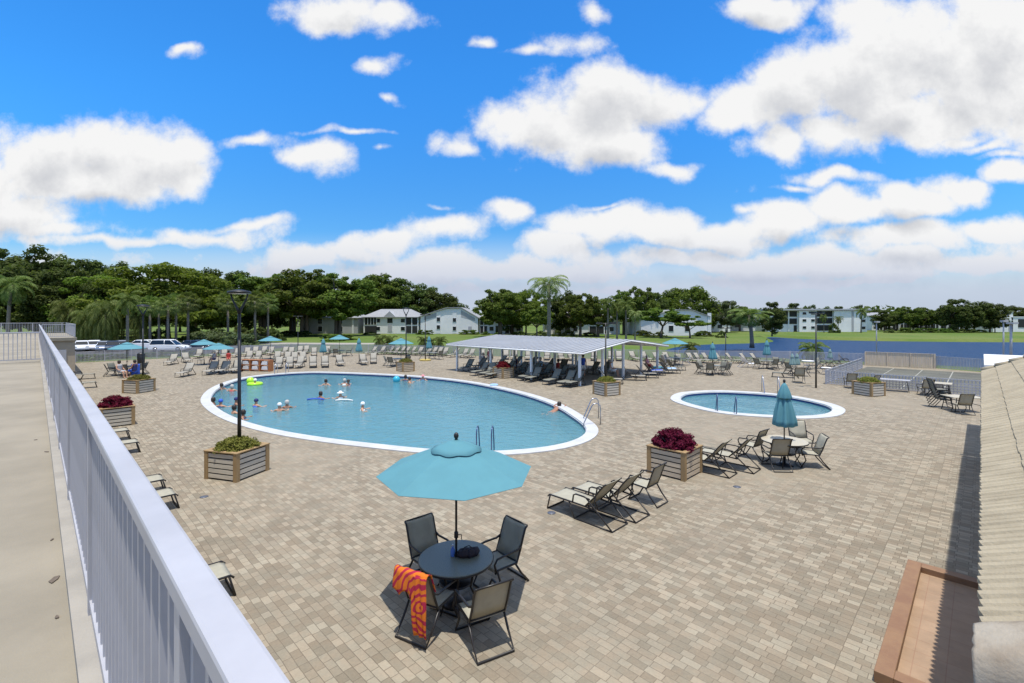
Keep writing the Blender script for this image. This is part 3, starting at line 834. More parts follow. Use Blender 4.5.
# ------------------------------------------------------------------ furniture
def arc(c, r, a0, a1, n, ax, ay):
    return [Vector(c) + Vector(ax) * (r * math.cos(a0 + (a1 - a0) * i / n)) + Vector(ay) * (r * math.sin(a0 + (a1 - a0) * i / n)) for i in range(n + 1)]
def cloth_strip(mb, prof, hw, thick=.012, mi=0):
    """sling stretched over a side profile of (x, z), slightly sagging in the middle"""
    grid = []
    for x, z in prof:
        rw = []
        for q in (-1, -.6, -.2, .2, .6, 1):
            rw.append((x, q * hw, z - .012 * (1 - q * q)))
        grid.append(rw)
    mb.sheet(grid, thick, mi)

def make_lounger(sling, frame, name='sun_lounger', back_h=.62, detail=True):
    th = thing(name, 'x', 'sun lounger')
    hw = .30
    bx, bz = -.15, .37                                  # hinge
    ang = R(50)
    tx, tz = bx - .78 * math.cos(ang), bz + .78 * math.sin(ang)
    mb = MB(); cloth_strip(mb, [(.93, .335), (.85, .365), (.6, .368), (.3, .365), (0, .36), (bx, bz)], hw); mb.build('seat', sling, th, True)
    mb = MB(); cloth_strip(mb, [(bx, bz), (bx - .26, bz + .27), (bx - .42, bz + .485), (tx - .02, tz), (tx - .07, tz + .04)], hw); mb.build('backrest', sling, th, True)
    r_ = .019
    if detail:
        for s_ in (-1, 1):
            y = s_ * (hw + .012)
            mb = MB(); mb.tube([(.95, y, .32), (.90, y, .37), (.4, y, .375), (bx, y, .375), (-.42, y, .36)], r_, 6)
            mb.tube([(bx, y, bz), (bx - .26, y, bz + .27), (bx - .42, y, bz + .485), (tx - .02, y, tz), (tx - .07, y, tz + .04)], r_, 6); mb.build('side_rail', frame, th)
            mb = MB(); mb.tube([(.20, y, .37), (.17, y, .55), (.10, y * 1.02, .59), (-.12, y * 1.05, .595), (-.30, y * 1.05, .57)], r_, 6)
            mb.build('armrest', frame, th)
        def leg(pts, nm='leg'):
            mb = MB(); mb.tube(pts, r_, 6); mb.build(nm, frame, th)
        y = hw + .012
        leg([(.88, -y, .36), (.97, -y, .0 + r_), (.97, y, r_), (.88, y, .36)])
        leg([(.30, -y, .36), (.15, -y, r_), (.15, y, r_), (.30, y, .36)])
        leg([(-.20, -y * 1.05, .58), (-.30, -y * 1.05, .50), (-.88, -y, r_), (-.88, y, r_), (-.30, y * 1.05, .50), (-.20, y * 1.05, .58)])
        for s_ in (-1, 1):
            mb = MB(); mb.tube([(.15, s_ * y, r_), (-.88, s_ * y, r_)], r_ * .8, 6); mb.build('floor_rail', frame, th)
        mb = MB(); mb.tube([(bx - .30, -y, bz + .30), (-.36, -y, .36), (-.36, y, .36), (bx - .30, y, bz + .30)], r_ * .8, 6); mb.build('back_prop', frame, th)
    else:
        y = hw + .012; r_ = .022
        mb = MB()
        for s_ in (-1, 1):
            mb.tube([(.95, s_ * y, .30), (.90, s_ * y, .35), (bx, s_ * y, .36), (tx, s_ * y, tz)], r_, 5)
            mb.tube([(.17, s_ * y, .37), (.1, s_ * y, .58), (-.32, s_ * y, .57), (-.86, s_ * y, r_)], r_, 5)
        mb.tube([(.88, -y, .36), (.97, -y, r_), (.97, y, r_), (.88, y, .36)], r_, 5)
        mb.tube([(.30, -y, .36), (.15, -y, r_), (.15, y, r_), (.30, y, .36)], r_, 5)
        mb.tube([(-.86, -y, r_), (-.86, y, r_)], r_, 5)
        mb.build('frame', frame, th)
    return th

def make_chair(sling, frame, detail=True, name='patio_chair'):
    th = thing(name, 'x', 'chair')
    hw = .265; r_ = .019
    mb = MB(); cloth_strip(mb, [(.26, .41), (.20, .44), (.0, .43), (-.20, .42), (-.24, .425)], hw); mb.build('seat', sling, th, True)
    mb = MB(); cloth_strip(mb, [(-.235, .46), (-.30, .62), (-.36, .80), (-.42, .96), (-.47, 1.0)], hw); mb.build('backrest', sling, th, True)
    y = hw + .013
    if detail:
        for s_ in (-1, 1):
            mb = MB(); mb.tube([(.27, s_ * y, .40), (.2, s_ * y, .445), (-.22, s_ * y, .425), (-.30, s_ * y, .62), (-.36, s_ * y, .80), (-.42, s_ * y, .96), (-.47, s_ * y, 1.0)], r_, 6)
            mb.build('side_rail', frame, th)
            mb = MB(); mb.tube([(.24, s_ * y, .42), (.29, s_ * y * 1.03, .56), (.24, s_ * y * 1.07, .645), (.0, s_ * y * 1.1, .66), (-.24, s_ * y * 1.06, .655), (-.33, s_ * y, .70)], r_, 6)
            mb.build('armrest', frame, th)
        for pts in ([(.22, -y, .43), (.16, -y, .25), (.30, -y, r_), (.30, y, r_), (.16, y, .25), (.22, y, .43)],
                    [(-.18, -y, .43), (-.32, -y, .22), (-.50, -y, r_), (-.50, y, r_), (-.32, y, .22), (-.18, y, .43)]):
            mb = MB(); mb.tube(pts, r_, 6); mb.build('leg', frame, th)
        for x, z in ((-.47, 1.0), (-.23, .44), (.2, .425)):
            mb = MB(); mb.tube([(x, -y, z), (x, y, z)], r_ * .85, 6); mb.build('crossbar', frame, th)
    else:
        r_ = .02; mb = MB()
        for s_ in (-1, 1):
            mb.tube([(.27, s_ * y, .40), (-.22, s_ * y, .425), (-.46, s_ * y, 1.0)], r_, 5)
            mb.tube([(.24, s_ * y, .42), (.26, s_ * y, .64), (-.30, s_ * y, .66)], r_, 5)
        mb.tube([(.22, -y, .43), (.30, -y, r_), (.30, y, r_), (.22, y, .43)], r_, 5)
        mb.tube([(-.18, -y, .43), (-.50, -y, r_), (-.50, y, r_), (-.18, y, .43)], r_, 5)
        mb.build('frame', frame, th)
    return th

def make_table(top, frame, D_=1.22):
    th = thing('patio_table', 'x', 'table')
    r0 = D_ / 2
    mb = MB(); mb.lathe([(.025, .70), (r0 - .03, .70), (r0, .708), (r0, .725), (r0 - .012, .732), (.028, .732)], 40, smooth=False); mb.build('tabletop', top, th, True)
    mb = MB(); mb.lathe([(r0 - .02, .688), (r0 + .008, .692), (r0 + .008, .722), (r0 + .002, .724), (r0 + .002, .70), (r0 - .02, .70)], 40); mb.build('rim', frame, th, True)
    for k in range(4):
        a = R(45 + 90 * k); ca, sa = math.cos(a), math.sin(a)
        mb = MB(); mb.tube([(ca * .42, sa * .42, .695), (ca * .30, sa * .30, .45), (ca * .28, sa * .28, .30), (ca * .46, sa * .46, .014)], .016, 6); mb.build('leg', frame, th)
    mb = MB(); mb.lathe([(.27, .33), (.29, .345), (.29, .36), (.27, .375)], 20); mb.build('leg_ring', frame, th, True)
    return th

def make_umbrella(canvas, frame, Rr=1.25, twist=12.0):
    th = thing('patio_umbrella', 'x', 'umbrella')
    zr, zt = 2.10, 2.60
    n = 8; mb = MB()
    rings = []
    for q in (0.0, .12, .3, .5, .7, .86, 1.0):
        ring = []
        for k in range(n * 6):
            a = R(twist) + 2 * math.pi * k / (n * 6)
            f = (k % 6) / 6.0
            oct_ = math.cos(math.pi / n) / math.cos((f - .5) * 2 * math.pi / n)
            rr_ = max(q * Rr * oct_, .02)
            sag = .0
            z = zt + (zr - zt) * (q ** 1.04) + sag
            ring.append((rr_ * math.cos(a), rr_ * math.sin(a), z))
        rings.append(ring)
    m = n * 6
    top = [v for rg in rings for v in rg]; fs = []
    for i in range(len(rings) - 1):
        for k in range(m):
            k2 = (k + 1) % m; fs.append((i * m + k, (i + 1) * m + k, (i + 1) * m + k2, i * m + k2))
    o_ = len(top)
    bot = [(x * .998, y * .998, z - .006) for x, y, z in top]
    fs2 = [tuple(o_ + i for i in reversed(f)) for f in fs]
    e = len(rings) - 1
    fs3 = [(e * m + k, o_ + e * m + k, o_ + e * m + (k + 1) % m, e * m + (k + 1) % m) for k in range(m)]
    mb.add(top + bot, fs + fs2 + fs3, 0, False); cp = mb.build('canopy', canvas, th, True)
    mb = MB()                                             # scalloped vent flap on top
    rings = []
    for q, z in ((.03, zt + .012), (.14, zt - .03), (.28, zt - .088), (.41, zt - .141)):
        rings.append([(q * (1 + (-.015 * math.cos(8 * (a - R(twist))) if q > .3 else 0)) * math.cos(a), q * (1 + (-.015 * math.cos(8 * (a - R(twist))) if q > .3 else 0)) * math.sin(a), z + (.010 * math.cos(8 * (a - R(twist))) if q > .3 else 0)) for a in [2 * math.pi * k / 48 for k in range(48)]])
    grid = [[*r, r[0]] for r in rings]
    mb.sheet([list(r) for r in grid], .003); mb.build('vent_flap', canvas, th, True)
    mb = MB(); mb.tube([(0, 0, .05), (0, 0, 2.60)], .019, 10); mb.build('pole', frame, th)
    mb = MB(); mb.lathe([(.02, 2.62), (.035, 2.65), (.042, 2.68), (.03, 2.715), (.001, 2.735)], 12); mb.build('finial', frame, th)
    mb = MB(); mb.lathe([(.26, 0), (.26, .03), (.22, .06), (.05, .075), (.035, .28), (.022, .29)], 24); mb.build('base', frame, th, True)
    mb = MB(); mb.lathe([(.02, 1.02), (.034, 1.03), (.034, 1.12), (.02, 1.13)], 12); mb.tube([(.03, 0, 1.075), (.085, 0, 1.075), (.085, 0, 1.0)], .008, 6); mb.build('crank', frame, th)
    for k in range(n):
        a = R(twist) + 2 * math.pi * k / n; ca, sa = math.cos(a), math.sin(a)
        pts = [(Rr * q * ca, Rr * q * sa, zt + (zr - zt) * (q ** 1.04) - .02) for q in (.03, .3, .6, .98)]
        mb = MB(); mb.tube(pts, .008, 5); mb.tube([(.03 * ca, .03 * sa, 1.93), pts[2]], .007, 5); mb.build('rib', frame, th)
    return th

def make_closed_umbrella(canvas, frame):
    th = thing('folded_umbrella', 'x', 'umbrella')
    md = lambda a, i: 1 + (.16 * math.cos(8 * a) + .06 * math.cos(3 * a + i)) * (1 if i < 7 else .6)
    mb = MB(); mb.lathe([(.03, 1.30), (.26, 1.24), (.315, 1.27), (.30, 1.42), (.24, 1.75), (.17, 2.05), (.11, 2.22), (.06, 2.34)], 64, mod=md); mb.build('canopy', canvas, th, True)
    mb = MB(); mb.lathe([(.10, 2.17), (.20, 2.12), (.205, 2.15), (.15, 2.34), (.08, 2.52), (.02, 2.62)], 48, mod=lambda a, i: 1 + .10 * math.cos(8 * a + .3)); mb.build('vent_flap', canvas, th, True)
    mb = MB(); mb.tube([(0, 0, .05), (0, 0, 2.62)], .019, 10); mb.build('pole', frame, th)
    mb = MB(); mb.lathe([(.02, 2.61), (.035, 2.63), (.042, 2.67), (.03, 2.71), (.001, 2.73)], 12); mb.build('finial', frame, th)
    mb = MB(); mb.lathe([(.26, 0), (.26, .03), (.22, .06), (.05, .075), (.035, .28), (.022, .29)], 24); mb.build('base', frame, th, True)
    return th

P_LOUNGE = Proto(make_lounger(M['sling'], M['bronze']))
P_LFAR = Proto(make_lounger(M['sling_pale'], M['bronze'], detail=False))
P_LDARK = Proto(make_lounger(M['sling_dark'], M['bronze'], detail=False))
P_LWHITE = Proto(make_lounger(M['whitecloth'], M['white'], detail=False))
P_CHAIR = Proto(make_chair(M['sling'], M['bronze']))
P_CFAR = Proto(make_chair(M['sling_dark'], M['bronze'], False))
P_CPALE = Proto(make_chair(M['sling_pale'], M['white'], False))
P_TABLE = Proto(make_table(M['tabletop'], M['bronze']))
P_TCREAM = Proto(make_table(M['tablecream'], M['bronze']))
P_TWHITE = Proto(make_table(M['whitecloth'], M['white'], .9))
P_UMB = Proto(make_umbrella(M['umb'], M['bronze']))
P_SHUT = Proto(make_closed_umbrella(M['umb'], M['bronze']))
P_SHUTG = Proto(make_closed_umbrella(M['umb_grey'], M['bronze']))
def face(a, b): return math.atan2(b[1] - a[1], b[0] - a[0])
HU = math.atan2(.7071, -.7071)       # heading of the near loungers, feet towards upper left

# --- table under the big aqua umbrella
TC = Vector((-.92, 7.75, 0))
P_TABLE.put(TC, R(20), None, 'round dark speckled patio table under the big nearest aqua umbrella')
P_UMB.put(TC, 0, 1.02, 'large open aqua umbrella over the nearest round table', 'open aqua umbrellas')
for (dx, dy, dist, lab) in ((-.69, .78, .74, 'sling patio chair at far left of the nearest umbrella table'), (1.0, .70, .80, 'sling patio chair at far right of the nearest umbrella table, showing its arm loops'),
                            (-.46, -.86, .64, 'sling patio chair draped with an orange towel at the nearest umbrella table'), (.62, -1.15, .98, 'sling patio chair pulled out with its back to the camera, nearest chair of all')):
    v = Vector((dx, dy, 0)).normalized()
    P_CHAIR.put(TC + v * dist, face(v, (0, 0)) + (0.12 if dx > .9 else 0), None, lab, 'patio chairs round the nearest umbrella table')
# orange beach towel over the chair
v = Vector((-.46, -.86, 0)).normalized(); cpos = TC + v * .64; ch = face(v, (0, 0))
tw = bpy.data.materials.new('orange floral towel'); tw.use_nodes = True
b_ = NB(tw.node_tree); p_ = tw.node_tree.nodes['Principled BSDF']; tcn = b_.n('ShaderNodeTexCoord')
wv_ = b_.n('ShaderNodeTexWave', wave_type='RINGS', rings_direction='SPHERICAL'); wv_.inputs['Scale'].default_value = 3.4; wv_.inputs['Distortion'].default_value = 7.5; wv_.inputs['Detail'].default_value = 1.5; wv_.inputs['Detail Scale'].default_value = 1.2
tw.node_tree.links.new(b_.v('ADD', tcn.outputs['Object'], (.55, .25, -.60)), wv_.inputs[0])
f1 = b_.smooth(wv_.outputs['Fac'], .36, .48)
vo = b_.n('ShaderNodeTexVoronoi'); vo.inputs['Scale'].default_value = 4.5; tw.node_tree.links.new(tcn.outputs['Object'], vo.inputs[0])
c_ = b_.mix(f1, (.36, .012, .05, 1), (.62, .16, .012, 1))
c_ = b_.mix(b_.smooth(vo.outputs['Distance'], .22, .17), c_, (.50, .02, .10, 1))
tw.node_tree.links.new(c_, p_.inputs['Base Color']); p_.inputs['Roughness'].default_value = .95
rr = random.Random(11); grid = []
for i in range(20):
    q = i / 19; rw = []
    for j in range(15):
        y = -.31 + .62 * j / 14
        fold = .012 * math.sin(j * 1.3 + i * .25) + .008 * math.sin(j * 2.7)
        L_ = q * .78
        if L_ < .34: x, z = -.335 - .10 * (L_ / .34) + .022, .72 + L_ * .86
        elif L_ < .42: x, z = -.435 - (L_ - .34) * .9, 1.02 + .012 * math.sin((L_ - .34) / .08 * math.pi)
        else:
            h = (L_ - .42) / .60
            x, z = -.51 - .03 * math.sin(h * 3) , 1.01 - (L_ - .42) * (1.0 - .3 * abs(math.sin(j * .55)))
        rw.append((x + fold * (1 if q > .4 else .4), y * (1 - .06 * q), z))
    grid.append(rw)
mb = MB(); mb.sheet(grid, .008)
# the long tail of the towel that hangs to the ground at one side
grid = []
for i in range(22):
    q = i / 21; rw = []
    for j in range(9):
        y = -.30 + .24 * j / 8 - .05 * q
        rw.append((-.525 - .05 * math.sin(q * 2.2) + .02 * math.sin(j * 1.9 + q * 4), y, 1.012 - q * .80))
    grid.append(rw)
mb.sheet(grid, .008)
o = mb.build('beach_towel', tw, None, True); o.location = cpos; o.rotation_euler = (0, 0, ch)
tag(o, 'orange and magenta floral beach towel hung over a patio chair back', 'towel')
# bag and bottle on the table
m_ = MB(); rr = random.Random(2)
for k in range(7):
    a = rr.uniform(0, 6.28); r1 = rr.uniform(0, .09)
    m_.lathe([(.02, 0), (.085, .012), (.10, .05), (.07, .095), (.015, .115)], 12, (math.cos(a) * r1 * 1.5, math.sin(a) * r1, 0), mod=lambda q, i, k=k: 1 + .18 * math.sin(q * 3 + k) + .1 * math.cos(q * 5 + k * 2 + i))
bag = m_.build('fabric_bag', mat('dark plum fabric', (.035, .022, .028), .8, .3, 14), None, True); bag.location = TC + Vector((.17, .06, .733)); bag.rotation_euler = (0, 0, .4)
tag(bag, 'crumpled dark bag lying on the nearest umbrella table', 'bag')
m_ = MB(); m_.tube([(-.09, -.02, .09), (-.05, -.03, .15), (.03, -.02, .16), (.09, 0, .10)], .008, 6); m_.build('strap', M['black'], bag)
m_ = MB(); m_.lathe([(.032, 0), (.034, .01), (.034, .11), (.014, .15), (.014, .175)], 14); bt = m_.build('water_bottle', mat('blue bottle', (.10, .22, .62), .15)); bt.location = TC + Vector((-.06, .02, .733))
tag(bt, 'small blue water bottle beside the dark bag on the table', 'bottle')
m_ = MB(); m_.lathe([(.015, .172), (.015, .195), (.001, .197)], 12); m_.build('cap', M['whitecloth'], bt)
m_ = MB(); rr = random.Random(9)
m_.lathe([(.02, 0), (.05, .01), (.045, .05), (.02, .07)], 9, mod=lambda a, i: 1 + .25 * math.sin(3 * a + i)); tp = m_.build('paper_towel', M['lightblue'], None, True); tp.location = TC + Vector((-.03, .10, .733)); tag(tp, 'crumpled pale blue napkin behind the bottle on the table', 'napkin')

# --- pair of loungers and a chair in the middle foreground
c1 = (Vector((.92, 11.47, 0)) + Vector((2.16, 10.16, 0))) / 2 + U2 * .33
P_LOUNGE.put(c1, HU, None, 'foreground taupe sling lounger, nearer of the pair facing the main pool')
P_LOUNGE.put(c1 + U2 * .78 + M2 * .12, HU, None, 'foreground taupe sling lounger, farther of the pair, between lounger and chair')
P_CHAIR.put(G(649, 505) + U2 * .22 - M2 * .25, HU, None, 'taupe sling patio chair standing alone beside the foreground pair of loungers')
# --- second group by the red planter
p = (G(725.6, 478) + G(740.8, 474.5)) / 2 - M2 * .88
P_LOUNGE.put(p, HU, None, 'taupe sling lounger half hidden beside the nearest burgundy planter')
P_LOUNGE.put(p + U2 * .91 + M2 * .37, HU, None, 'taupe sling lounger between the hidden lounger and folded aqua umbrella table')
P_CHAIR.put(G(752, 459) + U2 * .2 - M2 * .1, HU - .15, None, 'taupe sling patio chair behind the loungers, left of the folded umbrella table')
T2 = Vector((8.66, 14.95, 0))
P_TCREAM.put(T2, R(10), 1.08, 'round cream patio table with the folded aqua umbrella near the small pool')
P_SHUT.put(T2, .4, None, 'folded aqua umbrella standing in the cream table near the small pool')
for (px, py, hx, lab) in ((781, 471, (.05, 1), 'taupe sling chair with its back to the camera at the cream table'), (821, 467, (-1, .25), 'taupe sling chair at right of the cream table, turned sideways'), (797, 449, (-.2, -1), 'taupe sling chair behind the cream table, facing the camera')):
    h = Vector((hx[0], hx[1], 0)).normalized()
    P_CHAIR.put(G(px, py) + h * .35, math.atan2(h.y, h.x), None, lab)

# --- loungers along the foot of the terrace wall, feet poking out past the rail
ts = [(6.4, 2.08), (9.2, 2.4), (14.2, 2.5), (15.7, 2.5), (21.0, 2.6), (23.4, 2.6), (42.3, 2.95), (48.6, 3.3)]
objs = []
for t_, b_e in ts:
    p = T(t_, b_e - 1.00)
    objs.append(P_LOUNGE.put(p, math.atan2(N.y, N.x) + random.uniform(-.06, .06), None, None, 'loungers along the foot of the terrace wall'))
name_row(objs, 'taupe lounger partly hidden by the terrace railing, {n} along the wall, counted from the camera', key=lambda o: o.location.y, ends=('nearest', 'farthest'))

# --- planters
def make_planter(slat, post=M['post_brown']):
    th = thing('planter_box', 'x', 'planter')
    w, h = 1.18, .80; hw = w / 2
    mb = MB()
    for sx, sy in ((1, 0), (-1, 0), (0, 1), (0, -1)):
        for k in range(5):
            z = .105 + k * .148
            if sx: mb.box((sx * (hw - .03), 0, z), (.022, w - .2, .112))
            else: mb.box((0, sy * (hw - .03), z), (w - .2, .022, .112))
    mb.build('slats', slat, th)
    mb = MB(); mb.box((0, 0, .37), (w - .11, w - .11, .66)); mb.build('liner', M['dark'], th)
    for sx in (-1, 1):
        for sy in (-1, 1):
            mb = MB(); mb.box((sx * (hw - .055), sy * (hw - .055), h / 2), (.125, .125, h)); mb.build('corner_post', post, th)
    mb = MB()
    for sx, sy in ((1, 0), (-1, 0), (0, 1), (0, -1)):
        if sx: mb.box((sx * (hw - .05), 0, h + .014), (.14, w + .04, .03))
        else: mb.box((0, sy * (hw - .05), h + .0145), (w - .23, .14, .029))
    mb.build('rim', post, th)
    mb = MB(); mb.box((0, 0, .72), (w - .14, w - .14, .06)); mb.build('soil', M['soil'], th)
    return th
def leaf_cloud(name, seed, R_, Hh, n, ls, m, clumps=110, flat=1.0):
    rr = np.random.RandomState(seed); V = []; Fc = []
    cs = rr.normal(size=(clumps, 3)); cs /= np.linalg.norm(cs, axis=1)[:, None]; cs[:, 2] = np.abs(cs[:, 2])
    cs *= rr.uniform(.72, 1.0, size=(clumps, 1)) * np.array([R_ * .86, R_ * .86, Hh * .84])
    ci = rr.randint(0, clumps, n)
    d = rr.normal(size=(n, 3)); d /= np.linalg.norm(d, axis=1)[:, None]; d[:, 2] = d[:, 2] * .7 + .25
    P = cs[ci] + d * (R_ * .2) * (rr.uniform(.4, 1, size=(n, 1)))
    P[:, 2] = np.maximum(P[:, 2], 0.0)
    for i in range(n):
        nrm = Vector(d[i]) + Vector(rr.normal(size=3) * .5) + Vector((0, 0, .5)); nrm.normalize()
        a = nrm.orthogonal().normalized(); a = Matrix.Rotation(rr.uniform(0, 6.28), 3, nrm) @ a; b = nrm.cross(a)
        s_ = ls * rr.uniform(.6, 1.25); p = Vector(P[i])
        o = len(V); V += [p - a * s_, p + b * s_ * .5 , p + a * s_, p - b * s_ * .5]; Fc.append((o, o + 1, o + 2, o + 3))
    mb = MB(); mb.add(V, Fc); return mb
P_PG = Proto(make_planter(M['slat_grey'])); P_PT = Proto(make_planter(M['slat_tan']))
def make_mound(m, seed, nm, R_=.52, Hh=.42, n=1500, ls=.05):
    th = thing(nm, 'x', 'plant')
    leaf_cloud('f', seed, R_, Hh, n, ls, m).build('foliage', m, th)
    mb = MB(); rr = random.Random(seed)
    for k in range(9):
        a = k * .7; mb.tube([(.05 * math.cos(a), .05 * math.sin(a), -.08), (R_ * .6 * math.cos(a), R_ * .6 * math.sin(a), Hh * .55)], .012, 5)
    mb.build('stems', M['bark'], th)
    return th
P_RED = Proto(make_mound(M['leaf_red'], 1, 'coleus_plant', .70, .60, 11000, .042)); P_OLV = Proto(make_mound(M['leaf_olive'], 2, 'shrub', .64, .36, 8000, .036))
PL = [  # px, py, rotation, plant, slat, planter label, plant label
 (Vector((-8.2, 14.05, 0)), R(-17), 'g', P_PG, 'grey slatted planter box with olive shrub around the nearest lamp post'),
 (Vector((4.92, 14.22, 0)), R(45), 'r', P_PT, 'slatted planter box with burgundy plant beside the foreground loungers'),
 (G(116, 424.5), R(45), 'r', P_PG, 'slatted planter box with burgundy plant beside the terrace railing at left'),
 (G(139, 392), R(-12), 'g', P_PG, 'slatted planter box with lamp post left of the main pool, behind the burgundy one'),
 (G(405.5, 371), R(40), 'g', P_PT, 'tan planter box with lamp post at the far edge of the main pool'),
 (G(503.3, 377.5), R(42), 'r', P_PT, 'tan planter box with burgundy plant before the white pavilion'),
 (G(606.5, 394.5), R(30), 'g', P_PG, 'slatted planter box with lamp post at the front right pavilion corner'),
 (G(868.5, 395), R(18), 'g', P_PG, 'slatted planter box without lamp before the white lattice fence'),
]
for i, (p, rz, kind, pr, lab) in enumerate(PL):
    pr.put(p, rz, None, lab, 'slatted planter boxes on the pool deck')
    q = p + Vector((0, 0, .75)); pl = lab.replace('grey slatted planter box with olive shrub around', 'olive green shrub in the planter of').replace('slatted planter box', '{}').replace('tan planter box', '{}')
    if kind == 'r': P_RED.put(q, i * 1.3, .98 if i == 1 else .92, ('burgundy leafy plant mounded in the planter ' + ['', 'beside the foreground loungers', 'by the terrace railing', '', '', 'before the white pavilion'][i]), 'burgundy planter plants')
    else: P_OLV.put(q, i * 1.1, 1.0, 'olive green shrub in the planter ' + ['of the nearest lamp post', '', '', 'with lamp left of the main pool', 'with lamp beyond the main pool', '', 'with lamp at the pavilion corner', 'before the white lattice fence'][i], 'olive planter shrubs')

# --- lamp posts
def make_lamp(h, head='yoke', z0=0.0):
    th = thing('lamp_post', 'x', 'lamp post')
    mb = MB(); mb.tube([(0, 0, z0), (0, 0, 1.2), (0, 0, h - .75)], [.058, .05, .042], 10); mb.build('pole', M['black'], th)
    if head == 'yoke':
        mb = MB()
        for s_ in (-1, 1): mb.tube([(0, 0, h - .78), (s_ * .06, 0, h - .62), (s_ * .20, 0, h - .30), (s_ * .235, 0, h - .10)], [.05, .04, .028, .024], 8)
        mb.build('yoke', M['black'], th)
        mb = MB(); mb.lathe([(.30, h - .10), (.33, h - .07), (.30, h - .02), (.12, h + .03), (.02, h + .045)], 24); hd = mb.build('lamp_head', M['black'], th, True)
        mb = MB(); mb.lathe([(.001, h - .112), (.27, h - .112), (.27, h - .10), (.001, h - .10)], 24); mb.build('lens', M['lens'], hd, True)
    else:
        mb = MB(); mb.tube([(0, 0, h - .76), (0, 0, h)], .045, 8); mb.tube([(-.42, 0, h - .06), (.42, 0, h - .06)], .028, 8); mb.build('crossarm', M['black'], th)
        for s_ in (-1, 1):
            mb = MB(); mb.box((s_ * .42, -.06, h - .01), (.30, .34, .13)); hd = mb.build('lamp_head', M['black'], th)
            mb = MB(); mb.box((s_ * .42, -.06, h - .082), (.25, .28, .012)); mb.build('lens', M['lens'], hd)
    return th
lp = Proto(make_lamp(5.5)); lt = Proto(make_lamp(4.35, 'bar')); lt2 = Proto(make_lamp(5.05, 'bar'))
G_L = 'black lamp posts round the pools'
lp.put(PL[0][0] + Vector((.02, .05, .76)), .15, (1, 1, .86), 'tall black lamp post with forked head rising from the nearest planter', G_L)
lp.put(PL[3][0] + Vector((.25, 0, .76)), .9, (1, 1, .86), 'black forked lamp post in the planter left of the main pool', G_L)
lp.put(PL[4][0] + Vector((.05, 0, .76)), .3, (1, 1, .87), 'black lamp post in the planter beyond the main pool', G_L)
lt.put(PL[6][0] + Vector((-.05, 0, .76)), .1, (1, 1, .83), 'black twin headed lamp post in the planter at the pavilion corner', G_L)
lt2.put(G(425.3, 360.7), .2, None, 'black lamp post on a round yellow ringed base behind the main pool', G_L)
lt2.put(G(298, 353), .0, (1, 1, .98), 'black lamp post among the lounger rows beyond the main pool', G_L)
lt2.put(G(816, 388), .4, None, 'black lamp post right of the small pool with brown lower pole', G_L)
lt.put(G(725.7, 361.3), .05, None, 'black twin headed lamp post by the lake side fence', G_L)
m_ = MB(); m_.lathe([(.62, 0), (.62, .16), (.52, .17), (.50, .10), (.001, .10)], 24); o = m_.build('base_ring', mat('yellow painted concrete', (.52, .40, .12), .8, .2, 4), None, True); o.location = G(425.3, 360.7)
tag(o, 'round yellow concrete ring at the foot of a black lamp post', 'kerb ring')
wp = thing('floodlight_pole', 'x', 'light pole')
m_ = MB(); m_.tube([(0, 0, 0), (0, 0, 3), (0, 0, 4.55)], [.06, .055, .045], 10); m_.build('pole', M['white'], wp)
m_ = MB(); m_.box((0, -.05, 4.6), (.42, .30, .15)); hd = m_.build('lamp_head', M['bgrey'], wp)
m_ = MB(); m_.box((0, -.05, 4.515), (.36, .24, .012)); m_.build('lens', M['lens'], hd)
wp = Proto(wp)
wp.put(D(876.5, 47.6), .2, (1, 1, .93), 'slim white light pole behind the tan board fence', 'white light poles by the courts')
wp.put(D(1003.5, 38.5), .0, (1, 1, .96), 'slim white light pole left of the pair beyond the tiled roof', 'white light poles by the courts')
wp.put(D(1011, 36.5), .3, (1.5, 1.5, .93), 'thicker white light pole, right of the pair beyond the tiled roof', 'white light poles by the courts')

# --- far umbrellas
G_U = 'open aqua umbrellas'
P_UMB.put(G(127, 375), .3, 1.03, 'open aqua umbrella over the table nearest the parked cars at left', G_U)
P_UMB.put(D(204, 47), .1, .97, 'open aqua umbrella, rear one of the overlapping pair at left', G_U)
P_UMB.put(D(218.5, 40.2), .5, .97, 'open aqua umbrella, front one of the overlapping pair at left', G_U)
P_UMB.put(D(270.3, 53.5), .2, 1.0, 'open aqua umbrella above the lounger rows right of the nearest lamp post', G_U)
P_UMB.put(D(339.4, 57.5), .6, 1.0, 'open aqua umbrella between two folded ones beyond the main pool', G_U)
P_UMB.put(D(401, 46), .35, 1.03, 'open aqua umbrella behind the lamp post planter beyond the main pool', G_U)
P_UMB.put(D(675, 46.6), .15, 1.02, 'open aqua umbrella just right of the white pavilion', G_U)
G_S = 'folded umbrellas'
P_SHUT.put(D(323.3, 47), .1, 1.0, 'folded aqua umbrella left of the open one beyond the main pool', G_S)
P_SHUT.put(D(359, 48), .7, 1.0, 'folded aqua umbrella right of the open one beyond the main pool', G_S)
P_SHUT.put(D(429, 53), 1.2, 1.0, 'folded aqua umbrella beside the lamp post with yellow base', G_S)
P_SHUT.put(D(712.6, 39), .3, 1.0, 'folded aqua umbrella in a chair circle right of the pavilion', G_S)
P_SHUT.put(D(766.8, 43.5), .9, 1.0, 'folded aqua umbrella near the fence behind the small pool ladder rails', G_S)
P_SHUTG.put(D(792.3, 38), .2, .69, 'faded grey green folded umbrella, left one of a close pair', G_S)
P_SHUTG.put(D(797.0, 38.2), .5, .69, 'faded grey green folded umbrella, right one of a close pair', G_S)
P_SHUTG.put(D(830, 45), .9, .66, 'faded grey green folded umbrella alone by the lake fence', G_S)

